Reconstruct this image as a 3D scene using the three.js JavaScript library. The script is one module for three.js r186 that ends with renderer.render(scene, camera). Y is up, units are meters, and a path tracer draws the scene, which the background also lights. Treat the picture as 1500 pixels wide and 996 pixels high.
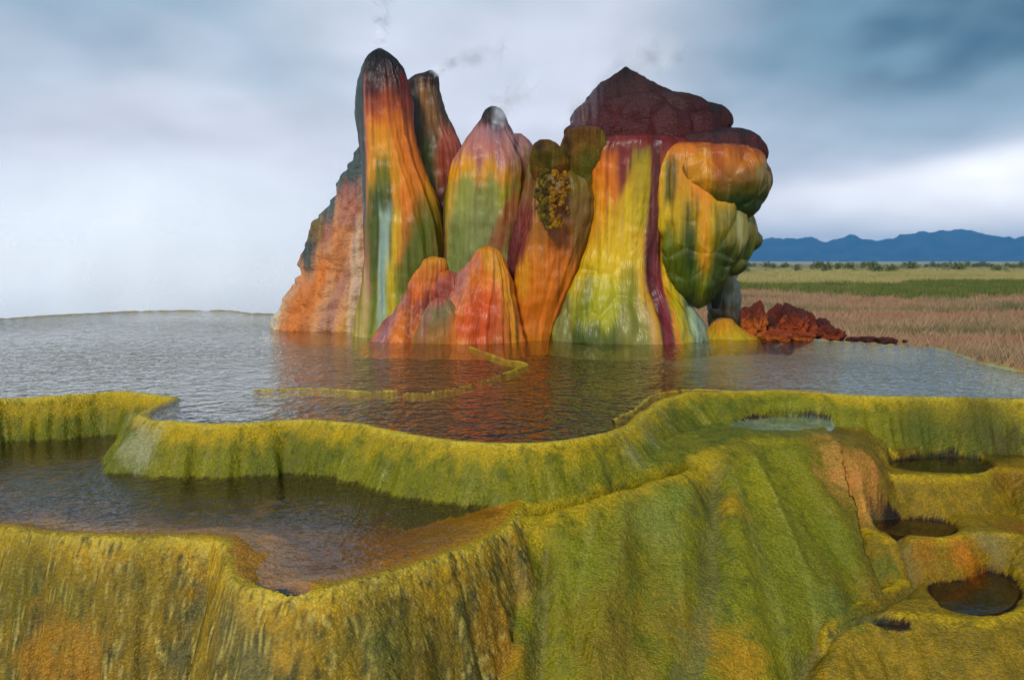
import * as THREE from 'three';
import { mergeGeometries } from 'three/addons/utils/BufferGeometryUtils.js';

// ---------------------------------------------------------------- camera, sky, sun, exposure
const W = 1500, H = 996, F = 1150, HORIZON = 382, EYE = 0.6;      // photo pixels; metres above the upper pool
const PITCH = Math.atan((H / 2 - HORIZON) / F);
const scene = new THREE.Scene();
const camera = new THREE.PerspectiveCamera(2 * Math.atan(H / 2 / F) * 180 / Math.PI, W / H, 0.05, 40000);
camera.position.set(0, EYE, 0);
camera.rotation.x = -PITCH;
const renderer = new THREE.WebGLRenderer({ antialias: true });
renderer.toneMapping = THREE.LinearToneMapping;
renderer.toneMappingExposure = 1.84;
renderer.shadowMap.enabled = true;

// ---------------------------------------------------------------- numbers
const clamp = (x, a = 0, b = 1) => x < a ? a : x > b ? b : x;
const mix = (a, b, t) => a + (b - a) * t;
const sst = (a, b, x) => { const t = clamp((x - a) / (b - a)); return t * t * (3 - 2 * t); };
function rng(seed) { let s = seed >>> 0; return () => { s = (s + 0x6D2B79F5) | 0; let t = Math.imul(s ^ (s >>> 15), 1 | s); t = (t + Math.imul(t ^ (t >>> 7), 61 | t)) ^ t; return ((t ^ (t >>> 14)) >>> 0) / 4294967296; }; }
const PERM = new Uint8Array(512), GR = new Float32Array(256 * 3);
{ const r = rng(7); const p = [...Array(256).keys()]; for (let i = 255; i > 0; i--) { const j = Math.floor(r() * (i + 1)); [p[i], p[j]] = [p[j], p[i]]; }
  for (let i = 0; i < 512; i++) PERM[i] = p[i & 255];
  for (let i = 0; i < 256; i++) { const u = r() * 2 - 1, a = r() * 6.2832, q = Math.sqrt(1 - u * u); GR[i * 3] = q * Math.cos(a); GR[i * 3 + 1] = q * Math.sin(a); GR[i * 3 + 2] = u; } }
function noise(x, y, z) {                                          // gradient noise, about -0.7..0.7
  const xi = Math.floor(x), yi = Math.floor(y), zi = Math.floor(z), xf = x - xi, yf = y - yi, zf = z - zi;
  const X = xi & 255, Y = yi & 255, Z = zi & 255;
  const u = xf * xf * xf * (xf * (xf * 6 - 15) + 10), v = yf * yf * yf * (yf * (yf * 6 - 15) + 10), w = zf * zf * zf * (zf * (zf * 6 - 15) + 10);
  const A = PERM[X] + Y, B = PERM[X + 1] + Y;
  const g = (h, a, b, c) => { h *= 3; return GR[h] * a + GR[h + 1] * b + GR[h + 2] * c; };
  const AA = PERM[A & 255] + Z, AB = PERM[(A + 1) & 255] + Z, BA = PERM[B & 255] + Z, BB = PERM[(B + 1) & 255] + Z;
  const x1 = mix(g(PERM[AA & 255], xf, yf, zf), g(PERM[BA & 255], xf - 1, yf, zf), u);
  const x2 = mix(g(PERM[AB & 255], xf, yf - 1, zf), g(PERM[BB & 255], xf - 1, yf - 1, zf), u);
  const x3 = mix(g(PERM[(AA + 1) & 255], xf, yf, zf - 1), g(PERM[(BA + 1) & 255], xf - 1, yf, zf - 1), u);
  const x4 = mix(g(PERM[(AB + 1) & 255], xf, yf - 1, zf - 1), g(PERM[(BB + 1) & 255], xf - 1, yf - 1, zf - 1), u);
  return mix(mix(x1, x2, v), mix(x3, x4, v), w) * 1.4;
}
function fbm(x, y, z, o = 4) { let s = 0, a = 0.5; for (let i = 0; i < o; i++) { s += a * noise(x, y, z); x = x * 2.03 + 11.3; y = y * 2.03 + 5.7; z = z * 2.03 + 3.1; a *= 0.5; } return s; }
const lin = c => { c /= 255; return c <= 0.04045 ? c / 12.92 : Math.pow((c + 0.055) / 1.055, 2.4); };
const S = (r, g, b) => [lin(r), lin(g), lin(b)];                  // sRGB bytes -> linear
const ALB = 1.0;                                                  // how base colours relate to the tones picked off the photograph
const C = (r, g, b) => { const c = [lin(r), lin(g), lin(b)], m = 0.3 * c[0] + 0.6 * c[1] + 0.1 * c[2]; return c.map(v => clamp((m + (v - m) * 1.1) * ALB, 0.004, 0.85)); };
const cmix = (a, b, t) => [mix(a[0], b[0], t), mix(a[1], b[1], t), mix(a[2], b[2], t)];

// photo pixel -> direction; -> point on a level plane; -> point at a depth
const cp = Math.cos(PITCH), sp = Math.sin(PITCH);
function dir(px, py) { const x = (px - W / 2) / F, y = -(py - H / 2) / F; return [x, y * cp - sp, -(y * sp + cp)]; }
function onLevel(px, py, y) { const d = dir(px, py), t = (y - EYE) / d[1]; return [d[0] * t, d[2] * t]; }
function atDepth(px, py, D) { const d = dir(px, py), t = D / -d[2]; return [d[0] * t, EYE + d[1] * t, -D]; }

// ---------------------------------------------------------------- sky: overcast, a slate rain cloud over the plain, pale and steamy elsewhere
{
  const w = 1024, h = 512, data = new Float32Array(w * h * 4);
  const pale = S(220, 224, 238), white = S(250, 250, 252).map(v => v * 1.35), slate = S(92, 142, 168), teal = S(38, 92, 120), mid = S(186, 204, 220);
  for (let j = 0; j < h; j++) {
    const el = ((j + 0.5) / h - 0.5) * 180;
    for (let i = 0; i < w; i++) {
      const phi = ((i + 0.5) / w - 0.5) * 2 * Math.PI;             // u of three's equirect: atan2(z, x)
      const dx = Math.cos(phi), dz = Math.sin(phi);
      const az = Math.atan2(dx, -dz) * 180 / Math.PI;              // 0 ahead, + to the right
      const ce = Math.cos(el * Math.PI / 180), se = Math.sin(el * Math.PI / 180);
      const q = 1 / (0.22 + Math.max(0, se));                      // cloud layer seen in perspective
      const n1 = fbm(dx * ce * q * 0.9 + 3, 5.2, dz * ce * q * 0.9, 5), n2 = fbm(dx * ce * q * 2.6, 9.1, dz * ce * q * 2.6 + 7, 4);
      const n3 = fbm(dx * 3.1, el * 0.11, dz * 3.1 + 4, 4);
      let c = cmix(pale, mid, sst(9, 30, el + n1 * 14));
      c = cmix(c, slate, 0.8 * sst(13, 36, el + n1 * 22 + Math.max(0, Math.min(40, -az - 10)) * 0.6 - 2));
      // rain cloud: its base rises and thins toward the bright gap above the horizon
      const around = Math.min(Math.abs(az - 75), 360 - Math.abs(az - 75));
      const side = sst(70, 48, around + n1 * 16 + n2 * 6);
      const base = 6.6 + 0.2 * Math.max(0, az - 18) * 0 - (az - 26) * -0.13 * sst(0, 26, az) + n3 * 2.2;
      const storm = side * sst(base - 1.6, base + 2.2, el);
      const deep = sst(-0.22, 0.16, n1 + 0.025 * (el - 11) + n2 * 0.6);
      c = cmix(c, cmix(cmix(mid, slate, 0.35 + 0.5 * sst(8, 13, el)), teal, deep * sst(8, 13, el)), storm * 0.92);
      c = cmix(c, white, side * sst(base + 0.6, base - 1.4, el) * 0.9);
      const n4 = fbm(dx * ce * q * 5 + 2, 3.3, dz * ce * q * 5, 4); const k = (1 + 0.22 * n2 + 0.12 * n1 + 0.14 * n4) * 0.585;
      const o = (j * w + i) * 4;
      data[o] = c[0] * k; data[o + 1] = c[1] * k; data[o + 2] = c[2] * k; data[o + 3] = 1;
    }
  }
  const sky = new THREE.DataTexture(data, w, h, THREE.RGBAFormat, THREE.FloatType);
  sky.mapping = THREE.EquirectangularReflectionMapping; sky.magFilter = THREE.LinearFilter; sky.wrapS = THREE.RepeatWrapping; sky.needsUpdate = true;
  scene.background = sky; scene.environment = sky;
  scene.backgroundIntensity = 1.0; scene.environmentIntensity = 1.0;
}
const sun = new THREE.DirectionalLight(new THREE.Color(1, 0.96, 0.88), 1.5);
sun.position.set(-5, 9, 6.5); sun.target.position.set(0, 0, -4);
sun.castShadow = true; sun.shadow.radius = 20; sun.shadow.mapSize.set(2048, 2048);
Object.assign(sun.shadow.camera, { left: -12, right: 12, top: 12, bottom: -12, near: 0.5, far: 60 });
scene.add(sun, sun.target);
scene.fog = new THREE.FogExp2(new THREE.Color(0.12, 0.47, 0.95), 0.00032);

// ---------------------------------------------------------------- helpers
function tag(o, label, category, group, kind) { if (label) o.userData.label = label; if (category) o.userData.category = category; if (group) o.userData.group = group; if (kind) o.userData.kind = kind; return o; }
function put(name, geometry, material, parent = scene) { const m = new THREE.Mesh(geometry, material); m.name = name; m.castShadow = m.receiveShadow = true; parent.add(m); return m; }
function gridIndex(nu, nv, closed) { const idx = []; const cols = closed ? nu : nu - 1; for (let j = 0; j < nv - 1; j++) for (let i = 0; i < cols; i++) { const a = j * nu + i, b = j * nu + (i + 1) % nu, c = a + nu, d = b + nu; idx.push(a, c, b, b, c, d); } return idx; }
function geo(pos, col, idx, uv) { const g = new THREE.BufferGeometry(); g.setAttribute('position', new THREE.BufferAttribute(new Float32Array(pos), 3)); if (col) g.setAttribute('color', new THREE.BufferAttribute(new Float32Array(col), 3)); if (uv) g.setAttribute('uv', new THREE.BufferAttribute(new Float32Array(uv), 2)); g.setIndex(idx); g.computeVertexNormals(); return g; }
function tileNoise(n, fn) { const t = new Float32Array(n * n); for (let j = 0; j < n; j++) for (let i = 0; i < n; i++) { const u = i / n * 2 * Math.PI, v = j / n * 2 * Math.PI; t[j * n + i] = fn(i / n, j / n, u, v); } return t; }
function wrapNoise(u, v, f, seed, o = 3) {                          // repeats over 0..1
  const b = (x, y) => fbm(x, y, seed, o), x = u * f, y = v * f, s = u * u * (3 - 2 * u), t = v * v * (3 - 2 * v);
  return mix(mix(b(x, y), b(x - f, y), s), mix(b(x, y - f), b(x - f, y - f), s), t);
}
function texture(arr, n, three) { const d = new Uint8Array(n * n * 4); for (let i = 0; i < n * n; i++) { const c = three ? three(arr[i], i) : [arr[i], arr[i], arr[i]]; d[i * 4] = clamp(c[0]) * 255; d[i * 4 + 1] = clamp(c[1]) * 255; d[i * 4 + 2] = clamp(c[2]) * 255; d[i * 4 + 3] = 255; } const t = new THREE.DataTexture(d, n, n, THREE.RGBAFormat); t.wrapS = t.wrapT = THREE.RepeatWrapping; t.magFilter = THREE.LinearFilter; t.minFilter = THREE.LinearMipmapLinearFilter; t.generateMipmaps = true; t.needsUpdate = true; return t; }
function rep(t, a, b = a) { const c = t.clone(); c.repeat.set(a, b); c.needsUpdate = true; return c; }
// knobbly crust: cells with raised middles over coarser lumps
function cellular(n, cells, seed) {
  const r = rng(seed), px = [], py = [], ph = []; for (let i = 0; i < cells * cells; i++) { px.push(r()); py.push(r()); ph.push(r()); }
  return (u, v) => { const x = u * cells, y = v * cells, xi = Math.floor(x), yi = Math.floor(y); let d1 = 9, d2 = 9, hh = 0;
    for (let b = -1; b <= 1; b++) for (let a = -1; a <= 1; a++) { const k = ((yi + b + cells) % cells) * cells + (xi + a + cells) % cells; const dx = xi + a + px[k] - x, dy = yi + b + py[k] - y, d = dx * dx + dy * dy; if (d < d1) { d2 = d1; d1 = d; hh = ph[k]; } else if (d < d2) d2 = d; }
    return [Math.sqrt(d1), Math.sqrt(d2), hh]; };
}
const NT = 512, crustCell = cellular(NT, 44, 3), crustCell2 = cellular(NT, 19, 8);
const crustHeight = tileNoise(NT, (u, v) => { const wv = wrapNoise(u, v, 9, 2, 2) * 0.03, [a, b, h] = crustCell((u + wv + 1) % 1, (v - wv + 1) % 1), [c] = crustCell2(u, v); return clamp(0.25 + 0.5 * (1 - a) * (0.35 + 0.65 * h) + 0.25 * (1 - c) - 0.2 + 0.35 * wrapNoise(u, v, 24, 5, 3)); });
const crustBump = texture(crustHeight, NT);
const crustTint = texture(crustHeight, NT, (h, i) => { const u = (i % NT) / NT, v = Math.floor(i / NT) / NT, [, , k] = crustCell(u, v); const t = clamp(0.58 + 0.4 * Math.pow(k, 1.3) + 0.4 * wrapNoise(u, v, 60, 13, 2)); return [t, t, clamp(t * 0.92)]; });
const rippleHeight = tileNoise(1024, (u, v) => 0.5 + 0.42 * wrapNoise(u, v, 16, 21, 2) + 0.4 * wrapNoise(u, v, 38, 31, 2) + 0.22 * wrapNoise(u, v, 90, 41, 2));
const rippleBump = texture(rippleHeight, 1024);
const streakHeight = tileNoise(NT, (u, v) => 0.5 + 0.5 * wrapNoise(u, v, 30, 51, 4) + 0.25 * wrapNoise(u, v, 90, 61, 2));
const streakBump = texture(streakHeight, NT);

// ---------------------------------------------------------------- terraces: rims traced on their own levels
// tier: closed rim [x, z, level, slope outside]; pool: depth, lip width
function tier(list, opt) {
  const p = list.map(([px, py, y, k]) => { const [x, z] = onLevel(px, py, y + (opt.rim ?? 0)); return [x, z, y, k]; });
  for (const q of opt.close || []) p.push(q);                       // metres: the part behind, under the tier above
  // smooth the traced part
  const out = []; const n = p.length;
  for (let i = 0; i < n; i++) { const a = p[(i + n - 1) % n], b = p[i], c = p[(i + 1) % n], d = p[(i + 2) % n]; const m = (opt.sub ?? 4);
    for (let k = 0; k < m; k++) { const t = k / m, t2 = t * t, t3 = t2 * t; const cr = j => 0.5 * (2 * b[j] + (c[j] - a[j]) * t + (2 * a[j] - 5 * b[j] + 4 * c[j] - d[j]) * t2 + (3 * b[j] - a[j] - 3 * c[j] + d[j]) * t3); out.push([cr(0), cr(1), mix(b[2], c[2], t), mix(b[3], c[3], t)]); } }
  const m = out.length, A = new Float64Array(m * 4), L = new Float64Array(m + 1); let minX = 1e9, maxX = -1e9, minZ = 1e9, maxZ = -1e9;
  for (let i = 0; i < m; i++) { A.set(out[i], i * 4); const b = out[(i + 1) % m]; L[i + 1] = L[i] + Math.hypot(b[0] - out[i][0], b[1] - out[i][1]); minX = Math.min(minX, out[i][0]); maxX = Math.max(maxX, out[i][0]); minZ = Math.min(minZ, out[i][1]); maxZ = Math.max(maxZ, out[i][1]); }
  return { A, m, L, box: [minX, maxX, minZ, maxZ], reach: 1.1, rim: 0, depth: 0.08, lip: 0.02, round: 0.015, flute: 0.006, ...opt };
}
const near = { sd: 0, s: 0, level: 0, k: 1 };
function nearest(T, x, z) {
  const { A, m, L } = T; let best = 1e9, inside = false;
  for (let i = 0; i < m; i++) { const a = i * 4, b = ((i + 1) % m) * 4; const ax = A[a], az = A[a + 1], bx = A[b], bz = A[b + 1]; const ex = bx - ax, ez = bz - az; let t = ((x - ax) * ex + (z - az) * ez) / (ex * ex + ez * ez + 1e-12); t = t < 0 ? 0 : t > 1 ? 1 : t; const dx = x - ax - ex * t, dz = z - az - ez * t, d = dx * dx + dz * dz;
    if (d < best) { best = d; near.s = mix(L[i], L[i + 1], t); near.level = mix(A[a + 2], A[b + 2], t); near.k = mix(A[a + 3], A[b + 3], t); }
    if ((az > z) !== (bz > z) && x < (bx - ax) * (z - az) / (bz - az) + ax) inside = !inside; }
  near.sd = inside ? -Math.sqrt(best) : Math.sqrt(best);
  return near;
}
const YL = -0.16;
const TIERS = {
  upper: tier([[-200, 596, 0, 2.6], [0, 584, 0, 2.8], [90, 580, 0, 2.6], [165, 575, 0, 2.4], [215, 578, 0, 2.2], [252, 582, 0, 2], [240, 589, 0, 2], [212, 601, 0, 1.3], [212, 614, 0, 1.5], [260, 619, 0, 2], [350, 620, 0, 2.2], [430, 616, 0, 2.2], [500, 618, 0, 2], [560, 628, 0, 1.7], [620, 640, 0, 1.7], [680, 647, 0, 1.8], [750, 650, 0, 1.8], [820, 646, 0, 1.7], [880, 636, 0, 1.5], [922, 622, 0, 1.3], [948, 602, 0, 1.1], [972, 585, 0, 0.9], [1010, 577, 0, 0.7], [1060, 574, 0, 0.5], [1150, 572, 0, 0.5], [1225, 577, 0, 0.8], [1290, 580, 0, 1.8], [1350, 581, 0, 2.8], [1450, 583, 0, 3], [1600, 585, 0, 3], [1700, 575, 0, 3],
    [1600, 556, 0, 1.5], [1500, 542, 0, 1.5], [1440, 529, 0, 1.5], [1400, 515, 0, 1.5], [1360, 507, 0, 1.2], [1300, 503, 0, 1], [1230, 499, 0, 1], [1150, 490, 0, 1], [1000, 472, 0, 1], [700, 456, 0, 1], [400, 459, 0, 1], [330, 454, 0, 1], [200, 455, 0, 1], [100, 460, 0, 1], [0, 466, 0, 1], [-150, 480, 0, 1], [-300, 520, 0, 1]],
    { rim: 0.014, depth: 0.11, lip: 0.014, round: 0.016, flute: 0.016, shelf: 0.16 }),
  lower: tier([[-200, 752, YL, 5], [0, 772, YL, 5], [60, 781, YL, 5], [120, 786, YL, 5], [200, 788, YL, 5], [262, 787, YL, 4], [308, 789, YL, 4], [333, 802, YL, 4], [332, 832, YL, 4], [352, 852, YL, 4], [405, 864, YL, 4.5], [470, 863, YL, 5], [540, 850, YL, 5], [620, 826, YL, 5], [690, 798, YL, 4], [738, 772, YL, 3], [757, 752, YL, 2]],
    { close: [[0.15, -3.1, YL, 2], [-0.9, -3.3, YL, 2], [-2.6, -4.4, YL, 2], [-3.6, -4.2, YL, 2]], rim: 0.012, depth: 0.09, lip: 0.028, round: 0.014, flute: 0.014, shelf: 0.4 }),
  mound: tier([[748, 748, -0.153, 1.6], [800, 747, -0.15, 1.25], [850, 739, -0.145, 1.1], [920, 717, -0.13, 1.0], [985, 695, -0.112, 0.95], [1040, 672, -0.09, 0.9], [1090, 652, -0.075, 0.9], [1140, 643, -0.068, 0.85], [1200, 640, -0.07, 0.85], [1236, 644, -0.085, 1.1], [1250, 650, -0.1, 1.7]],
    { close: [[1.5, -3.4, -0.12, 3], [0.9, -3.5, -0.1, 2], [0.3, -2.95, -0.15, 2]], rim: 0, depth: 0, round: 0.06, flute: 0.03, sub: 3, fluteScale: 0.5, pole: [0.75, -4.0] }),
  basin_b: tier([[1285, 690, -0.22, 1.6], [1340, 698, -0.22, 1.9], [1420, 697, -0.22, 1.3], [1458, 686, -0.22, 1], [1500, 690, -0.225, 0.9], [1560, 710, -0.23, 0.9], [1560, 655, -0.22, 1], [1400, 655, -0.22, 1], [1290, 662, -0.22, 1]], { depth: 0, round: 0.012, flute: 0.01 }),
  ledge: tier([[1305, 663, -0.2, 3], [1340, 668, -0.2, 3], [1400, 666, -0.2, 3], [1412, 660, -0.2, 3], [1360, 652, -0.2, 3], [1308, 655, -0.2, 3]], { depth: 0, round: 0.01, flute: 0.004 }),
  basin_c: tier([[1262, 775, -0.35, 1.1], [1300, 787, -0.35, 1.2], [1350, 790, -0.35, 1.6], [1400, 786, -0.35, 1.8], [1440, 780, -0.35, 1.6], [1490, 785, -0.36, 0.8], [1560, 805, -0.37, 0.8], [1560, 730, -0.35, 1], [1400, 735, -0.35, 1], [1270, 745, -0.35, 1]], { depth: 0, round: 0.015, flute: 0.01 }),
  basin_d: tier([[1212, 928, -0.49, 1.1], [1260, 910, -0.47, 1.0], [1320, 902, -0.46, 1.0], [1372, 904, -0.46, 1.0], [1430, 910, -0.46, 1.0], [1480, 900, -0.46, 1.0], [1540, 890, -0.47, 0.9], [1600, 900, -0.48, 0.9], [1600, 800, -0.46, 1], [1380, 815, -0.46, 1], [1330, 850, -0.46, 1], [1260, 880, -0.48, 1]], { depth: 0, round: 0.02, flute: 0.012 }),
};
// basins sunk into the shelves; the slope behind each ends in a small cliff
const SUNK = [
  tier([[1062, 622, -0.07, 1], [1095, 630, -0.07, 1], [1140, 632, -0.07, 1], [1195, 628, -0.07, 1], [1220, 617, -0.07, 1], [1205, 608, -0.07, 1], [1140, 606, -0.07, 1], [1090, 612, -0.07, 1]], { floor: -0.1, rim: 0, pale: 1 }),
  tier([[1300, 682, -0.22, 1], [1330, 690, -0.22, 1], [1385, 692, -0.22, 1], [1430, 690, -0.22, 1], [1452, 680, -0.22, 1], [1430, 669, -0.22, 1], [1370, 667, -0.22, 1], [1315, 673, -0.22, 1]], { floor: -0.25 }),
  tier([[1270, 764, -0.35, 1], [1290, 776, -0.35, 1], [1340, 783, -0.35, 1], [1385, 782, -0.35, 1], [1400, 770, -0.35, 1], [1370, 759, -0.35, 1], [1300, 757, -0.35, 1]], { floor: -0.385 }),
  tier([[1366, 862, -0.46, 1], [1380, 884, -0.46, 1], [1395, 893, -0.46, 1], [1435, 898, -0.46, 1], [1475, 890, -0.46, 1], [1494, 866, -0.46, 1], [1475, 842, -0.46, 1], [1445, 836, -0.46, 1], [1420, 846, -0.46, 1], [1372, 852, -0.46, 1]], { floor: -0.49 }),
  tier([[1268, 905, -0.47, 1], [1300, 915, -0.47, 1], [1330, 917, -0.47, 1], [1325, 909, -0.47, 1], [1290, 903, -0.47, 1]], { floor: -0.487 }),
  tier([[388, 852, YL, 1], [402, 862, YL, 1], [425, 868, YL, 1], [448, 867, YL, 1], [440, 858, YL, 1], [410, 851, YL, 1]], { floor: YL - 0.05 })];
const PLAIN = -1.35;
const names = Object.keys(TIERS);
const info = { which: '', sd: 0, s: 0, wall: 0, crease: 0 };
let CREASES = [];
function height(x0, z0, plain) {
  const wx = x0 + 0.012 * noise(x0 * 7, 2.2, z0 * 7) + 0.004 * noise(x0 * 31, 8.2, z0 * 31) + 0.003 * noise(x0 * 75, 8.2, z0 * 75), wz = z0 + 0.012 * noise(x0 * 7 + 9, 4.2, z0 * 7) + 0.005 * noise(x0 * 31, 1.2, z0 * 31);
  let h = PLAIN - 0.2, second = -9; info.which = 'ground'; info.sd = 9; info.s = 0; info.wall = 1; info.crease = 0;
  for (const name of names) {
    const T = TIERS[name], b = T.box;
    if (wx < b[0] - T.reach || wx > b[1] + T.reach || wz < b[2] - T.reach * 2 || wz > b[3] + T.reach) continue;
    const q = nearest(T, wx, wz); let v, sd = q.sd;
    if (sd < 0) {
      const t = -sd;
      v = q.level + T.rim * (T.depth ? sst(T.lip * 3.2, T.lip * 0.6, t) : 1) - T.depth * Math.pow(sst(T.lip, T.shelf ?? 0.08, t), 1.2);
      if (T.depth === 0) v += Math.min(t, 0.12) * 0.12;
      if (T.depth && t > T.lip) v += (0.010 * noise(x0 * 9, 3, z0 * 9) + 0.006 * noise(x0 * 27, 6, z0 * 27)) * sst(T.lip, 0.1, t);
    } else {
      if (T.pole) q.s = Math.atan2(wx - T.pole[0], wz - T.pole[1]) * 1.6; const fs = T.fluteScale ?? 1, far = sst(0, 0.09, sd);
      const fl = T.pole ? Math.abs(noise(q.s * 9 * fs, 1.7, sd * 1.2)) * -2.6 + 0.8 + 0.5 * noise(q.s * 20 * fs, 5.1, sd * 4) : (Math.abs(noise(q.s * 9 * fs, 1.7, sd * 1.5)) * -1.6 + 0.5) + 0.7 * noise(q.s * 26 * fs, 5.1, sd * 3) + 0.35 * noise(q.s * 60 * fs, 9.1, sd * 5);
      const e = Math.max(0, sd - T.flute * fl * far * (1 + sd * 3));
      v = q.level + T.rim - q.k * (Math.sqrt(e * e + T.round * T.round) - T.round) - 0.10 * sst(0.25, 0.9, e);
    }
    if (v > h) { second = h; h = v; info.which = name; info.sd = sd; info.s = q.s; info.wall = sd > 0 ? 1 : 0; } else if (v > second) second = v;
  }
  const d = h - second; if (d < 0.03) h += 0.5 * (0.03 - d) * (0.03 - d) / 0.06 * 0.8;            // small fillet where two tiers meet
  for (const T of SUNK) { const b = T.box; if (wx < b[0] - 0.05 || wx > b[1] + 0.05 || wz < b[2] - 0.05 || wz > b[3] + 0.05) continue; const q = nearest(T, wx, wz); const dep = sst(0.022, -0.012, q.sd); if (dep > 0 && h > T.floor) { const f = mix(h, T.floor + 0.012 * noise(x0 * 20, 3, z0 * 20), dep); if (dep > 0.4) { info.which = T.pale ? 'milky' : 'sunk'; info.wall = 0; info.sd = q.sd; } h = f; } }
  if (!plain) {
    for (const K of CREASES) { let bd = 1e9, bt = 0; const n = K.p.length; for (let i = 0; i < n - 1; i++) { const [ax, az] = K.p[i], [bx, bz] = K.p[i + 1], ex = bx - ax, ez = bz - az; const t = clamp(((wx - ax) * ex + (wz - az) * ez) / (ex * ex + ez * ez + 1e-9)); const dd = (wx - ax - ex * t) ** 2 + (wz - az - ez * t) ** 2; if (dd < bd) { bd = dd; bt = (i + t) / (n - 1); } } const g = Math.exp(-bd / (K.w * K.w)) * sst(0, 0.12, bt); if (g > 0.01) { h -= K.d * g; info.crease = Math.max(info.crease, K.c ? 0 : g); } }
    const rough = info.wall ? 1 : info.which === 'mound' ? 1 : 0.25 * sst(0.2, 0, -info.sd);
    const fine = { upper: 0.28, lower: 0.9, mound: 0.42 }[info.which] ?? 0.6;
    h += rough * (0.016 * noise(x0 * 6, 1, z0 * 6) + fine * (0.011 * noise(x0 * 19, h * 19, z0 * 19) + 0.008 * noise(x0 * 55, h * 55, z0 * 55) + 0.005 * noise(x0 * 120, h * 120, z0 * 120)));
  }
  return h;
}
function hit(px, py) {                                              // where the sight line of a photo pixel meets the terraces
  const d = dir(px, py); let t = 1.0, last = t;
  for (; t < 14; t += 0.01) { if (EYE + d[1] * t < height(d[0] * t, d[2] * t, true)) break; last = t; }
  return [d[0] * last, d[2] * last];
}
CREASES = [
  { p: [[306, 800], [285, 840], [268, 890], [255, 940], [246, 996]].map(q => hit(...q)), w: 0.022, d: 0.07 },
  { p: [[797, 770], [796, 820], [793, 870], [786, 930], [780, 996]].map(q => hit(...q)), w: 0.032, d: 0.09 },
  { p: [[1046, 660], [1042, 720], [1040, 790], [1030, 870], [1008, 960], [1000, 996]].map(q => hit(...q)), w: 0.05, d: 0.075 },
  { p: [[1215, 925], [1185, 950], [1165, 996]].map(q => hit(...q)), w: 0.04, d: 0.05 },
  { p: [[765, 742], [800, 741], [850, 733], [895, 717], [940, 700], [985, 683], [1012, 672]].map(q => hit(...q)), w: 0.018, d: 0.1, c: 1 },
  { p: [[1080, 645], [1110, 648], [1150, 650], [1185, 648], [1215, 642]].map(q => hit(...q)), w: 0.012, d: 0.018, c: 1 },
  { p: [[1290, 700], [1292, 740], [1282, 768], [1330, 810], [1345, 850], [1280, 890], [1220, 925]].map(q => hit(...q)), w: 0.02, d: 0.03 },
];
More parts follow.
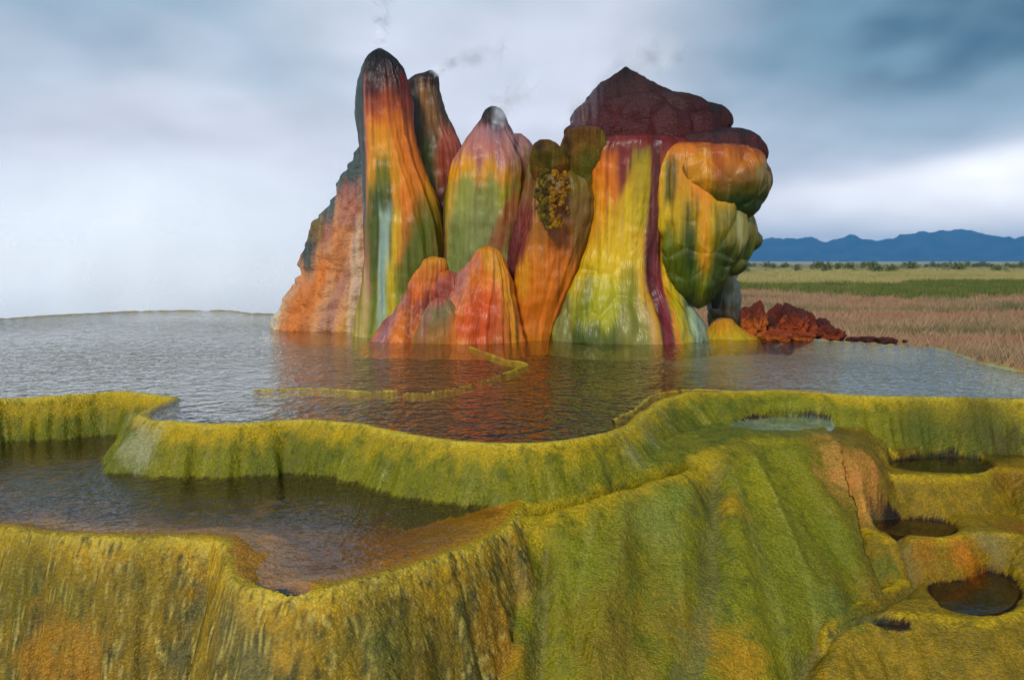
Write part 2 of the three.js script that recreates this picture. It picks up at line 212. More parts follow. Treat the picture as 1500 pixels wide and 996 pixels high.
// stains and growths on the crust, each where the photograph shows it
const patch = (px, py, r, c, a = 1, f = 1) => { const [x, z] = hit(px, py); return { x, y: height(x, z, true), z, r, c: C(...c), a, f }; };
const PATCHES = [
  patch(365, 775, 0.035, [225, 155, 30]), patch(395, 790, 0.03, [225, 150, 30]), patch(348, 805, 0.03, [215, 140, 30]), patch(715, 752, 0.04, [160, 96, 44], 0.9), patch(60, 755, 0.07, [170, 100, 50], 0.8),
  patch(1235, 700, 0.085, [205, 145, 82], 0.9), patch(1262, 745, 0.05, [218, 156, 84], 0.9), patch(1210, 640, 0.05, [196, 142, 76], 0.8),
  patch(1255, 690, 0.10, [205, 140, 75]), patch(1270, 735, 0.075, [210, 150, 80]), patch(1225, 655, 0.07, [190, 140, 70], 0.8), patch(1290, 650, 0.05, [120, 110, 40], .7),
  patch(1420, 815, 0.07, [205, 125, 50], 0.9), patch(1350, 810, 0.08, [165, 105, 35], 0.8), patch(1480, 700, 0.1, [150, 105, 40], 0.7), patch(1490, 770, 0.08, [150, 95, 35], 0.8), patch(1450, 790, 0.06, [150, 134, 92], 0.7),
  patch(1075, 735, 0.06, [190, 150, 15]), patch(1110, 705, 0.09, [165, 155, 15], 0.8), patch(1090, 960, 0.08, [190, 140, 20], 0.9), patch(1050, 930, 0.06, [170, 130, 20], 0.9),
  patch(1160, 830, 0.14, [124, 126, 42], 0.7), patch(1230, 800, 0.1, [118, 124, 40], 0.8), patch(1240, 900, 0.1, [108, 118, 55], 0.8), patch(1300, 830, 0.05, [100, 112, 42], 0.8),
  patch(960, 760, 0.09, [135, 140, 70], 0.8), patch(990, 720, 0.06, [120, 135, 60], 0.8), patch(930, 830, 0.1, [130, 115, 40], 0.7), patch(900, 930, 0.12, [135, 105, 45], 0.8), patch(990, 900, 0.09, [140, 115, 30], 0.8), patch(860, 830, 0.06, [130, 132, 26], 0.8), patch(870, 900, 0.05, [140, 130, 20], 0.9),
  patch(100, 900, 0.1, [120, 112, 30], 0.7), patch(30, 830, 0.12, [95, 95, 30], 0.8), patch(60, 960, 0.1, [185, 130, 15], 0.9), patch(120, 980, 0.05, [190, 130, 20], 0.8), patch(130, 910, 0.05, [190, 140, 60], 0.8), patch(210, 830, 0.08, [115, 108, 40], .6), patch(420, 930, 0.05, [200, 155, 50], 0.8), patch(410, 960, 0.03, [215, 165, 70], 0.8), patch(330, 900, 0.07, [120, 112, 70], 0.7), patch(370, 960, 0.06, [125, 118, 75], 0.7), patch(560, 930, 0.12, [105, 105, 45], 0.8), patch(720, 900, 0.08, [185, 135, 25], 0.8), patch(760, 830, 0.05, [180, 145, 75], 0.8), patch(740, 960, 0.07, [175, 125, 20], 0.8), patch(640, 950, 0.07, [135, 110, 30], 0.7), patch(520, 990, 0.05, [190, 150, 40], .7),
  patch(200, 645, 0.08, [178, 174, 136], 0.85), patch(210, 665, 0.05, [178, 174, 136], 0.85), patch(930, 665, 0.05, [164, 160, 104], 0.6), patch(955, 645, 0.04, [165, 165, 100], 0.6), patch(190, 610, 0.04, [176, 168, 110], 0.7), patch(560, 690, 0.02, [165, 165, 100], 0.7), patch(505, 670, 0.015, [170, 175, 120], 0.7),
  patch(1440, 620, 0.14, [62, 72, 25], 0.9), patch(1350, 620, 0.12, [75, 85, 25], 0.9), patch(1480, 650, 0.08, [70, 60, 25], 0.7), patch(1150, 590, 0.1, [150, 150, 20], 0.6),
];
const K_ = { yellow: C(206, 170, 18), yellow2: C(190, 150, 12), pale: C(214, 196, 96), green: C(138, 132, 20), green2: C(112, 114, 28), ochre: C(150, 120, 42), olive: C(102, 96, 46), brown: C(112, 82, 26), grey: C(116, 108, 70), dark: C(58, 56, 26), umber: C(78, 54, 16), deep: C(50, 38, 12), amber: C(206, 144, 28), rust: C(158, 100, 26) };
function terraceColour(x, y, z, out) {
  const { which, sd, s, wall, crease } = info;
  const n1 = fbm(x * 3.1, 4, z * 3.1 + y * 2, 4), n2 = fbm(x * 17, y * 17, z * 17, 3), n3 = noise(x * 70, y * 70, z * 70), n4 = noise(x * 150, y * 150, z * 150);
  let c;
  if (!wall && (which === 'upper' || which === 'lower' || which === 'sunk' || which === 'milky')) {
    const t = -sd;
    if (which === 'upper') {
      c = cmix(K_.umber, K_.deep, sst(0.05, 0.4, t + n1 * 0.2)); c = cmix(c, C(70, 62, 18), sst(0.0, 0.3, n1 + n2 * 0.5) * 0.7);
      if (x > 0.9) c = cmix(c, C(216, 220, 222), sst(0.8, 1.5, x + n1 * 0.4) * 0.92); if (x < -0.6) c = cmix(c, C(206, 196, 192), sst(-0.5, -1.6, x + n1 * 0.8) * 0.85); if (z < -6.4 && x < 0) c = cmix(c, C(214, 212, 220), sst(-6.4, -7.6, z + n1 * 1.2) * 0.9);  // pale sides and far left paint the water's sky reflection into the bed
      c = cmix(c, z < -4.6 ? C(150, 140, 120) : C(150, 128, 20), sst(0.05, 0.0, t + n2 * 0.03));
    } else if (which === 'lower') {
      c = cmix(K_.amber, K_.rust, sst(0.05, 0.28, t + n1 * 0.12)); c = cmix(c, C(60, 38, 16), sst(0.24, 0.5, t + n1 * 0.25)); c = cmix(c, C(150, 104, 24), sst(0.05, 0.35, n2 + n1 * 0.6) * 0.5);
    } else if (which === 'milky' && y < -0.084) c = cmix(C(168, 180, 168), C(140, 150, 130), sst(-0.2, 0.2, n2)); else c = cmix(C(70, 44, 24), C(46, 36, 28), sst(-0.2, 0.2, n2));
    if (which === 'upper' || which === 'lower') c = cmix(c, K_.yellow, sst(0.03, 0.012, t + n2 * 0.012));
  } else {
    const front = which === 'lower', right = sst(1.0, 1.35, x + (z + 3) * 0.25 + n1 * 0.3);
    c = front ? cmix(K_.ochre, K_.olive, sst(-0.25, 0.3, n1 + n2 * 0.8)) : cmix(K_.green, K_.green2, sst(-0.2, 0.25, n1 + n2 * 0.5));
    if (!front && which !== 'upper') c = cmix(c, cmix(K_.brown, K_.ochre, sst(-0.2, 0.3, n2)), right * 0.85);
    if (which === 'basin_b' || which === 'basin_c' || which === 'basin_d' || which === 'sunk') c = cmix(C(132, 110, 30), C(166, 132, 36), sst(-0.25, 0.3, n2 + n1 * .5));
    const lipw = which === 'upper' ? 0.046 : which === 'lower' ? 0.032 : which === 'mound' ? 0.06 : 0.02;
    if (which === 'upper' && z < -4.6) c = cmix(c, C(150, 140, 120), 0.8);
    c = cmix(c, z < -4.6 ? C(170, 160, 140) : which === 'lower' ? C(224, 172, 26) : K_.yellow, sst(lipw * 1.6, 0, Math.abs(sd) + n2 * lipw * 1.1 + n3 * 0.012) * (which === 'mound' ? sst(1.0, 0.5, x) * 0.9 + 0.1 : 0.95));
    if (which === 'upper' || which === 'lower') c = cmix(c, C(226, 206, 96), sst(0.02, 0.0, Math.abs(sd - 0.002) + n3 * 0.008) * 0.6);
    // pale mineral streaks that run down the flutes
    const st = noise(s * 34, 3.3, sd * 2), st2 = noise(s * 11, 7.7, sd);
    if (which === 'upper' || which === 'mound') c = cmix(c, C(184, 174, 96), sst(0.22, 0.55, st + st2 * 0.5 + n3 * 0.3) * 0.3 * sst(0.02, 0.08, sd));
    if (front) { c = cmix(c, C(205, 165, 60), sst(0.15, 0.5, st2 + n3 * 0.5) * 0.4); c = cmix(c, C(74, 70, 38), sst(0.05, 0.4, n3 * 0.9 + n2 * 0.7) * 0.8); c = cmix(c, C(222, 196, 110), sst(0.15, 0.42, n4 * 0.8 + n3 * 0.5) * 0.75); }
    else { c = cmix(c, C(88, 90, 30), sst(0.12, 0.5, n3 * 0.5 + n2) * 0.5); c = cmix(c, C(178, 166, 60), sst(0.25, 0.55, n4 * 0.6 + n3 * 0.4) * 0.35); }
  }
  if (which === 'upper' && wall && y < YL - 0.001 && x < 0.3) c = cmix(C(58, 46, 18), C(40, 32, 14), clamp(0.5 + n2));   // darker below the lower pool's waterline
  for (const p of PATCHES) { const dx = x - p.x, dy = (y - p.y) * 0.75, dz = z - p.z, d2 = dx * dx + dy * dy + dz * dz; if (d2 > p.r * p.r * 4) continue; const w = sst(1.45, 0.15, Math.sqrt(d2) / p.r + n2 * 1.1 + n3 * 0.4 + n1 * 0.5) * p.a * 0.85; if (w > 0) c = cmix(c, p.c, w); }
  if (crease > 0.05) c = cmix(c, K_.grey, sst(0.3, 0.9, crease + n2 * 0.9 + n3 * 0.3) * 0.5);
  const q = which === 'lower' ? 0.82 : 0.93; out.push(c[0] * q, c[1] * q, c[2] * q);
}
const steps = (a, b, cuts) => { const r = [a]; let v = a; while (v < b - 1e-6) { let st = 0.05; for (const [lo, hi, s] of cuts) if (v >= lo - 1e-9 && v < hi - 1e-9) st = Math.min(st, s); v = Math.min(b, v + st); r.push(v); } return r; };
function sheet(xs, zs) {
  const pos = [], col = [], uv = [], nx = xs.length, nz = zs.length;
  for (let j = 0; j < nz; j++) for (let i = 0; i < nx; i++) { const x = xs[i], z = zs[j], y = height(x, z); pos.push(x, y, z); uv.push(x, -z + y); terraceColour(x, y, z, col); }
  const idx = []; for (let j = 0; j < nz - 1; j++) for (let i = 0; i < nx - 1; i++) { const a = j * nx + i, b = a + 1, c = a + nx, d = c + 1; idx.push(a, c, b, b, c, d); }
  return geo(pos, col, idx, uv);
}
const crustMat = new THREE.MeshPhysicalMaterial({ vertexColors: true, map: rep(crustTint, 3.2), bumpMap: rep(crustBump, 3.2), bumpScale: 0.007, roughness: 0.5, specularIntensity: 0.45 });
crustMat.map.colorSpace = THREE.NoColorSpace;
console.log('terraces');
{
  const xs = steps(-3.8, 3.8, [[-2.7, 2.8, 0.0072]]), zs = steps(-4.1, -0.9, [[-3.9, -1.2, 0.0052]]);
  tag(put('travertine_terrace', sheet(xs, zs), crustMat), 'stepped terrace crust with yellow rims and green fluted walls below the geyser', 'terrace', null, 'structure');
  const bx = steps(-9, 7.5, [[-9, 7.5, 0.05]]), bz = steps(-12.5, -4.1, [[-12.5, -4.1, 0.05]]);
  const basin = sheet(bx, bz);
  tag(put('geyser_basin', basin, crustMat), 'dark brown pool bed, painted pale where the water mirrors sky, and outer rim around the geyser', 'terrace', null, 'structure');
}

// ---------------------------------------------------------------- water
console.log('water');
function waterSheet(name, T, level, label, opt = {}) {
  const sh = new THREE.Shape(); const inset = opt.inset ?? 0;
  for (let i = 0; i < T.m; i++) sh[i ? 'lineTo' : 'moveTo'](T.A[i * 4], -T.A[i * 4 + 1]);
  const g = new THREE.ShapeGeometry(sh); g.rotateX(-Math.PI / 2); g.translate(0, level, 0);
  const p = g.attributes.position, uv = new Float32Array(p.count * 2); for (let i = 0; i < p.count; i++) { uv[i * 2] = p.getX(i) ; uv[i * 2 + 1] = -p.getZ(i); }
  g.setAttribute('uv', new THREE.BufferAttribute(uv, 2));
  const m = new THREE.MeshPhysicalMaterial({ color: new THREE.Color(...(opt.tint ?? [0.72, 0.66, 0.52])), transmission: 1, thickness: 0, ior: opt.ior ?? 1.37, roughness: opt.rough ?? 0.09, bumpMap: rep(rippleBump, opt.rep ?? 0.42, (opt.rep ?? 0.42)), bumpScale: opt.bump ?? 0.02 });
  return tag(put(name, g, m), label, 'water', null, 'structure');
}
waterSheet('pool_water', TIERS.upper, 0.004, 'rippled steaming pool water around the foot of the geyser', { bump: 0.05 });
waterSheet('pool_water_001', TIERS.lower, YL + 0.002, 'dark brown pool water below the yellow rimmed wall', { bump: 0.009, rep: 0.8, ior: 1.33, tint: [0.94, 0.88, 0.66] });
waterSheet('basin_water', SUNK[0], -0.079, 'pale water in the small basin high on the green slope', { bump: 0.003, tint: [0.85, 0.88, 0.86] });
waterSheet('basin_water_001', SUNK[1], -0.228, 'dark water in the small basin under the dark green wall', { bump: 0.003 });
waterSheet('basin_water_002', SUNK[2], -0.359, 'dark water in the narrow basin below the peach buttress', { bump: 0.003 });
waterSheet('basin_water_003', SUNK[3], -0.467, 'dark water in the ragged basin low on the brown slope', { bump: 0.003 });

// ---------------------------------------------------------------- geyser
console.log('geyser');
const geyser = new THREE.Group(); geyser.name = 'geyser'; scene.add(geyser);
geyser.position.set(0, 0, 0);
tag(geyser, 'many-spired travertine geyser streaked orange, green and maroon with a dark domed cap', 'geyser');
const wetRock = new THREE.MeshPhysicalMaterial({ vertexColors: true, roughness: 0.36, specularIntensity: 0.65, bumpMap: rep(streakBump, 4, 0.3), bumpScale: 0.008 });
const roughRock = new THREE.MeshPhysicalMaterial({ vertexColors: true, roughness: 0.6, specularIntensity: 0.6, bumpMap: rep(crustBump, 3), bumpScale: 0.012 });
// stains: [rgb, [[py, xLeft, xRight], ...], strength, edge softness in pixels] laid on in order; they follow the flow down the face; a few char ones paint the shade of holes
function stained(base, stains) {
  return (px, py, x, y, z) => {
    const w1 = fbm(px * 0.02, py * 0.006, z * 1.5, 3) * 22, st = noise(px * 0.11, py * 0.008, z * 2), st2 = noise(px * 0.28, py * 0.012, z * 2 + 4), gr = noise(px * 0.35, py * 0.35, z * 20);
    const yy = py + fbm(px * 0.05, py * 0.01, z, 2) * 36 + st2 * 7;
    let c = base[0][1]; for (let i = 0; i < base.length - 1; i++) if (yy >= base[i][0]) c = cmix(base[i][1], base[i + 1][1], sst(0, 1, clamp((yy - base[i][0]) / (base[i + 1][0] - base[i][0]))));
    for (const [rgb, rows, a = 1, soft = 10] of stains) {
      if (yy < rows[0][0] - 25 || yy > rows[rows.length - 1][0] + 25) continue;
      let l = rows[0][1], r = rows[0][2]; for (let i = 0; i < rows.length - 1; i++) if (yy >= rows[i][0]) { const t = clamp((yy - rows[i][0]) / (rows[i + 1][0] - rows[i][0])); l = mix(rows[i][1], rows[i + 1][1], t); r = mix(rows[i][2], rows[i + 1][2], t); }
      const xx = px + w1 * 0.45 + st * 5, e = Math.min(xx - l, r - xx), ends = sst(-22, 8, Math.min(yy - rows[0][0], rows[rows.length - 1][0] - yy));
      const w = sst(-soft * 0.5, soft, e + st2 * soft * 0.8) * ends * a; if (w > 0) c = cmix(c, rgb, w);
    }
    const st3 = noise(px * 0.55, py * 0.011, z * 3 + 8), thin = sst(0.3, 0.55, noise(px * 0.4, py * 0.005, z * 2 + 15)) * sst(-0.1, 0.3, st);
    const lit = sst(0.04, 0.12, c[0]); c = cmix(c, G.tan, thin * 0.35 * lit); const dk = sst(0.25, 0.6, noise(px * 0.24, py * 0.006, z * 2 + 25)); c = cmix(c, [c[0] * 0.45, c[1] * 0.4, c[2] * 0.5], dk * 0.6);
    const k = 1 + 0.18 * st2 + 0.16 * st + 0.14 * st3 + 0.12 * gr; return [c[0] * k, c[1] * k, c[2] * (1 + 0.12 * st2)];
  };
}
function bulge(x, y, z) {                                           // 1 in the middle of a swelling, 0 in the crease between two
  const xi = Math.floor(x), yi = Math.floor(y), zi = Math.floor(z); let a = 9, b = 9;
  for (let k = -1; k <= 1; k++) for (let j = -1; j <= 1; j++) for (let i = -1; i <= 1; i++) { const h = PERM[(PERM[(PERM[(xi + i) & 255] + yi + j) & 255] + zi + k) & 255], px = xi + i + 0.5 + 0.8 * (PERM[h] / 255 - 0.5), py = yi + j + 0.5 + 0.8 * (PERM[h + 1] / 255 - 0.5), pz = zi + k + 0.5 + 0.8 * (PERM[h + 2] / 255 - 0.5); const d = Math.hypot(px - x, py - y, pz - z); if (d < a) { b = a; a = d; } else if (d < b) b = d; }
  return Math.sqrt(sst(-0.02, 0.6, b - a));
}
// a body whose outline rows [py, xLeft, xRight] stand at depth D; its depth is `deep` times its width
function body(name, D, rows, opt) {
  const nu = opt.nu ?? 150, nv = opt.nv ?? 170; const R = rows.map(r => r.slice());
  const col = opt.colour, pos = [], cols = [], uv = []; const first = R[0][0], last = R[R.length - 1][0];
  const at = (py, j) => { let i = 0; while (i < R.length - 2 && py > R[i + 1][0]) i++; const a = R[Math.max(0, i - 1)], b = R[i], c = R[i + 1], d = R[Math.min(R.length - 1, i + 2)]; const t = clamp((py - b[0]) / (c[0] - b[0])), h = c[0] - b[0];
    const m0 = i > 0 ? (c[j] - a[j]) / (c[0] - a[0]) * h : (c[j] - b[j]), m1 = i < R.length - 2 ? (d[j] - b[j]) / (d[0] - b[0]) * h : (c[j] - b[j]); const t2 = t * t, t3 = t2 * t; return (2 * t3 - 3 * t2 + 1) * b[j] + (t3 - 2 * t2 + t) * m0 + (-2 * t3 + 3 * t2) * c[j] + (t3 - t2) * m1; };
  const s0 = D / F, seed = opt.seed ?? 1;
  for (let j = 0; j < nv; j++) {
    const t = j / (nv - 1), py = mix(first, last, opt.even ? t : Math.pow(t, 1.25)); const l = at(py, 1), r = at(py, 2); const cx = (l + r) / 2, hw = Math.max(0.2, (r - l) / 2);
    const c = atDepth(cx, py, D); const w = hw * s0; const deep = typeof opt.deep === 'function' ? opt.deep(t) : (opt.deep ?? 0.9); const lean = (opt.lean ?? 0) * t;
    for (let i = 0; i < nu; i++) {
      const a = i / nu * 2 * Math.PI, ca = Math.cos(a), sa = Math.sin(a); const e = 2 / (opt.sq ?? 2.2);
      let ux = Math.sign(ca) * Math.pow(Math.abs(ca), e), uz = Math.sign(sa) * Math.pow(Math.abs(sa), e);
      const X = c[0] + ux * w, Z = c[2] + lean + uz * w * deep, Y = c[1];
      // folds that run down the face, lumps, and fine tool-like runnels
      const fs = opt.fold ?? 5; let k = 0;
      k += (opt.foldAmp ?? 0.05) * (Math.abs(noise(ca * fs * 0.5 + seed * 3.1, Y * 0.8, sa * fs * 0.5)) * -2 + 0.55);
      k += (opt.foldAmp ?? 0.05) * 0.45 * noise(ca * fs * 1.6, Y * 1.6 + seed, sa * fs * 1.6);
      if (opt.ribs) k += opt.ribs[1] * (Math.pow(Math.abs(Math.sin(a * opt.ribs[0] / 2 + seed + 0.3 * noise(Y * 2, seed, 1))), 0.6) - 0.7) * Math.sin(Math.PI * clamp(t * 0.9 + 0.08));
      const lump0 = 0.65 * (opt.lump ?? 0.02) * (noise(X * 5 + seed, Y * 5, Z * 5) + 0.6 * noise(X * 12, Y * 12 + seed, Z * 12)) + (opt.grain ?? 0.003) * (noise(X * 34, Y * 9, Z * 34) + 0.6 * noise(X * 80, Y * 24, Z * 80));
      const puff = opt.puff ? opt.puff[0] * (bulge(X * opt.puff[1] + seed, Y * opt.puff[1] * (opt.puff[2] ?? 1), Z * opt.puff[1]) - 0.75) * (opt.puff[3] ? sst(opt.puff[3], opt.puff[3] + 0.2, t) : 1) : 0; const lump = lump0 + puff; const q = 1 + k, end = sst(0, 0.05, t);
      const P = [c[0] + (X - c[0]) * q + ux * lump * end, Y + (opt.lumpY ?? 0.3) * lump * end, c[2] + lean + (Z - c[2] - lean) * q + uz * lump * end];
      if (opt.twist) P[0] += opt.twist(t, P) || 0;
      pos.push(...P); uv.push(i / nu * (opt.turns ?? 2), Y);
      const qx = W / 2 + P[0] * F / D, qy = py;                      // picture-like units at the body's own depth, so stains keep their place on it
      cols.push(...col(qx, qy - (P[1] - Y) * F / D, P[0], P[1], P[2]));
    }
  }
  const idx = gridIndex(nu, nv, true).reverse(); const top = pos.length / 3; pos.push(pos[0] * 0 + avg(pos, 0, nu, 0), avg(pos, 0, nu, 1) + (opt.tip ?? 0.004), avg(pos, 0, nu, 2)); cols.push(cols[0], cols[1], cols[2]); uv.push(0, 0);
  for (let i = 0; i < nu; i++) idx.push(top, (i + 1) % nu, i);
  const b0 = (nv - 1) * nu, bot = pos.length / 3; pos.push(avg(pos, b0, nu, 0), avg(pos, b0, nu, 1) - (opt.tip ?? 0.004), avg(pos, b0, nu, 2)); cols.push(cols[b0 * 3], cols[b0 * 3 + 1], cols[b0 * 3 + 2]); uv.push(0, 0);
  for (let i = 0; i < nu; i++) idx.push(bot, b0 + i, b0 + (i + 1) % nu);
  const m = put(name, geo(pos, cols, idx, uv), opt.material ?? wetRock, opt.parent ?? geyser); if (opt.label) m.userData.label = opt.label; return m;
}
function avg(p, from, n, k) { let s = 0; for (let i = 0; i < n; i++) s += p[(from + i) * 3 + k]; return s / n; }
const G = { black: C(28, 18, 18), char: C(46, 26, 24), maroon: C(84, 28, 26), maroon2: C(112, 40, 34), rust: C(152, 66, 32), orange: C(212, 116, 14), amber: C(214, 146, 18), yellow: C(214, 178, 22), lime: C(162, 156, 24), green: C(88, 100, 24), dgreen: C(44, 62, 24), sage: C(132, 134, 76), mint: C(158, 176, 146), white: C(206, 206, 190), pink: C(178, 112, 98), mauve: C(150, 104, 110), rose: C(182, 92, 74), slate: C(104, 118, 116), dslate: C(66, 80, 78), peach: C(212, 152, 108), tan: C(204, 164, 118), brown: C(104, 66, 26), olive: C(112, 96, 24) };

for (const k in G) G[k] = G[k].map(v => v * 0.86);                // wet rock is deeper in tone
// weathered shoulder behind the tall spire
body('shoulder', 7.1, [[205, 533, 545], [225, 520, 575], [245, 508, 610], [280, 495, 630], [308, 479, 640], [340, 459, 645], [365, 447, 650], [388, 443, 655], [398, 449, 655], [408, 440, 660], [440, 421, 665], [465, 406, 670], [485, 396, 680], [520, 380, 690]], {
  deep: 0.62, fold: 9, foldAmp: 0.07, lump: 0.05, puff: [0.04, 6, 0.8], grain: 0.012, seed: 3, material: roughRock, nv: 220, nu: 220,
  colour: stained([[200, G.slate], [300, G.slate], [350, G.pink], [400, G.peach], [520, G.tan]], [
    [G.dslate, [[205, 500, 560], [300, 470, 525], [330, 455, 500]], 0.7, 14], [G.peach, [[300, 505, 550], [400, 470, 560], [500, 430, 560]], 0.85, 14], [G.pink, [[270, 505, 545], [330, 505, 545]], 0.7, 12], [G.olive, [[325, 458, 482], [360, 455, 490]], 0.7, 10], [G.dslate, [[352, 438, 475], [392, 440, 470]], 0.95, 8], [G.orange, [[395, 470, 500], [450, 430, 480], [490, 410, 470]], 0.75, 14], [G.orange, [[350, 500, 520], [400, 490, 510]], 0.6, 10], [G.white, [[440, 400, 425], [500, 385, 425]], 0.6, 14], [G.mauve, [[400, 505, 520], [480, 480, 500]], 0.5, 8], [G.amber, [[430, 525, 545], [500, 500, 530]], 0.7, 10], [G.white, [[330, 530, 545], [490, 520, 545]], 0.4, 8]]) });
// second spire, cut off at a slant
body('spire', 6.75, [[103, 628, 634], [107, 620, 637], [112, 606, 640], [118, 599, 641], [128, 596, 641], [140, 596, 645], [165, 594, 652], [190, 592, 664], [215, 588, 675], [250, 585, 682], [300, 580, 690], [400, 570, 700], [500, 560, 705]], {
  deep: 0.8, fold: 7, foldAmp: 0.06, lump: 0.03, seed: 5,
  colour: stained([[100, G.black], [125, G.char], [150, C(82, 62, 46)], [260, C(92, 84, 56)], [420, G.maroon]], [[G.rose, [[185, 648, 690], [240, 640, 690]], 0.85, 12], [G.dslate, [[150, 595, 620], [260, 600, 630]], 0.6, 12], [C(150, 100, 52), [[145, 625, 640], [195, 630, 650]], 0.7, 10], [G.green, [[215, 622, 638], [270, 622, 642]], 0.8, 8], [G.rust, [[220, 642, 665], [290, 640, 670]], 0.7, 10], [G.maroon, [[270, 640, 690], [420, 640, 690]], 0.9, 10]]) });
// tall spire
body('spire', 6.35, [[71, 553, 559], [75, 547, 566], [82, 541, 575], [92, 536, 583], [106, 530, 591], [125, 525, 598], [145, 523, 602], [170, 523, 604], [195, 526, 606], [220, 529, 612], [245, 531, 620], [275, 534, 632], [305, 535, 643], [340, 535, 652], [385, 534, 657], [430, 530, 660], [500, 518, 664], [530, 510, 668]], {
  deep: 0.85, fold: 6, foldAmp: 0.06, lump: 0.018, seed: 9, nv: 220, nu: 200,
  colour: stained([[70, G.black], [100, G.black], [125, C(62, 24, 20)], [160, C(140, 62, 28)], [195, G.orange], [280, G.amber], [340, G.olive], [500, G.lime]], [
    [G.dslate, [[90, 505, 541], [200, 505, 546], [330, 505, 544]], 0.95, 6], [G.maroon2, [[110, 590, 610], [190, 594, 612], [250, 605, 640]], 0.6, 8], [G.pink, [[120, 540, 547], [250, 542, 551], [330, 541, 552], [420, 536, 552]], 0.8, 5], [G.amber, [[200, 548, 592], [300, 545, 600]], 0.8, 12], [G.orange, [[180, 575, 600], [260, 590, 630], [330, 585, 620], [370, 585, 600]], 0.85, 10],
    [G.green, [[240, 560, 575], [290, 548, 582], [330, 545, 586]], 0.95, 9], [G.dgreen, [[285, 550, 582], [330, 546, 585], [400, 544, 560]], 0.75, 10], [G.mint, [[315, 562, 584], [380, 560, 582], [470, 556, 576]], 0.9, 7], [G.green, [[330, 544, 560], [480, 540, 556]], 0.8, 7], [C(120, 140, 140), [[340, 568, 576], [440, 562, 572]], 0.7, 5], [G.yellow, [[320, 583, 596], [420, 578, 590], [480, 574, 586]], 0.8, 6], [G.olive, [[300, 610, 660], [420, 600, 665]], 0.85, 12], [G.green, [[330, 600, 640], [430, 590, 630]], 0.7, 12], [G.tan, [[400, 532, 548], [500, 520, 545]], 0.6, 8], [G.maroon, [[340, 650, 670], [420, 650, 670]], 0.7, 6]]) });
// middle spire
body('spire', 6.3, [[156, 718, 727], [160, 712, 733], [168, 707, 739], [180, 701, 744], [192, 693, 750], [205, 684, 758], [220, 675, 768], [240, 665, 782], [265, 659, 784], [300, 654, 782], [340, 651, 778], [390, 648, 775], [450, 640, 775], [520, 630, 775]], {
  deep: 0.8, fold: 6, foldAmp: 0.06, lump: 0.022, seed: 13,
  colour: stained([[150, G.black], [176, G.char], [194, C(140, 104, 106)], [228, C(168, 104, 92)], [258, G.amber], [285, G.lime], [330, G.sage], [400, G.sage], [520, G.rust]], [[G.pink, [[185, 690, 720], [230, 675, 720]], 0.5, 14], [C(140, 100, 96), [[195, 745, 800], [250, 745, 800]], 0.8, 12], [G.char, [[206, 750, 761], [222, 750, 762]], 0.9, 4], [G.brown, [[240, 740, 800], [360, 735, 800]], 0.75, 14], [G.rust, [[300, 735, 760], [370, 700, 745]], 0.7, 12], [G.amber, [[235, 668, 690], [290, 660, 675], [370, 652, 662]], 0.8, 8], [G.maroon, [[250, 640, 660], [400, 640, 658]], 0.8, 6], [G.sage, [[275, 668, 735], [380, 662, 715]], 0.7, 14], [G.green, [[330, 665, 685], [385, 660, 690]], 0.5, 10]]) });  // small char patch paints the dark of a hole
// side lump of the middle spire
body('shoulder', 6.25, [[196, 752, 764], [206, 746, 775], [225, 742, 784], [260, 738, 786], [300, 735, 782], [345, 735, 772], [400, 735, 770]], { deep: 0.9, foldAmp: 0.07, lump: 0.03, seed: 15, nu: 90, nv: 90, colour: stained([[190, G.mauve], [240, C(140, 96, 80)], [300, C(120, 80, 50)], [400, G.rust]], [[G.char, [[205, 752, 762], [224, 752, 762]], 0.8, 4], [G.olive, [[240, 765, 785], [300, 760, 780]], 0.6, 8], [G.char, [[296, 752, 764], [312, 752, 766]], 0.7, 5]]) });  // upper char patch paints the same dark hole
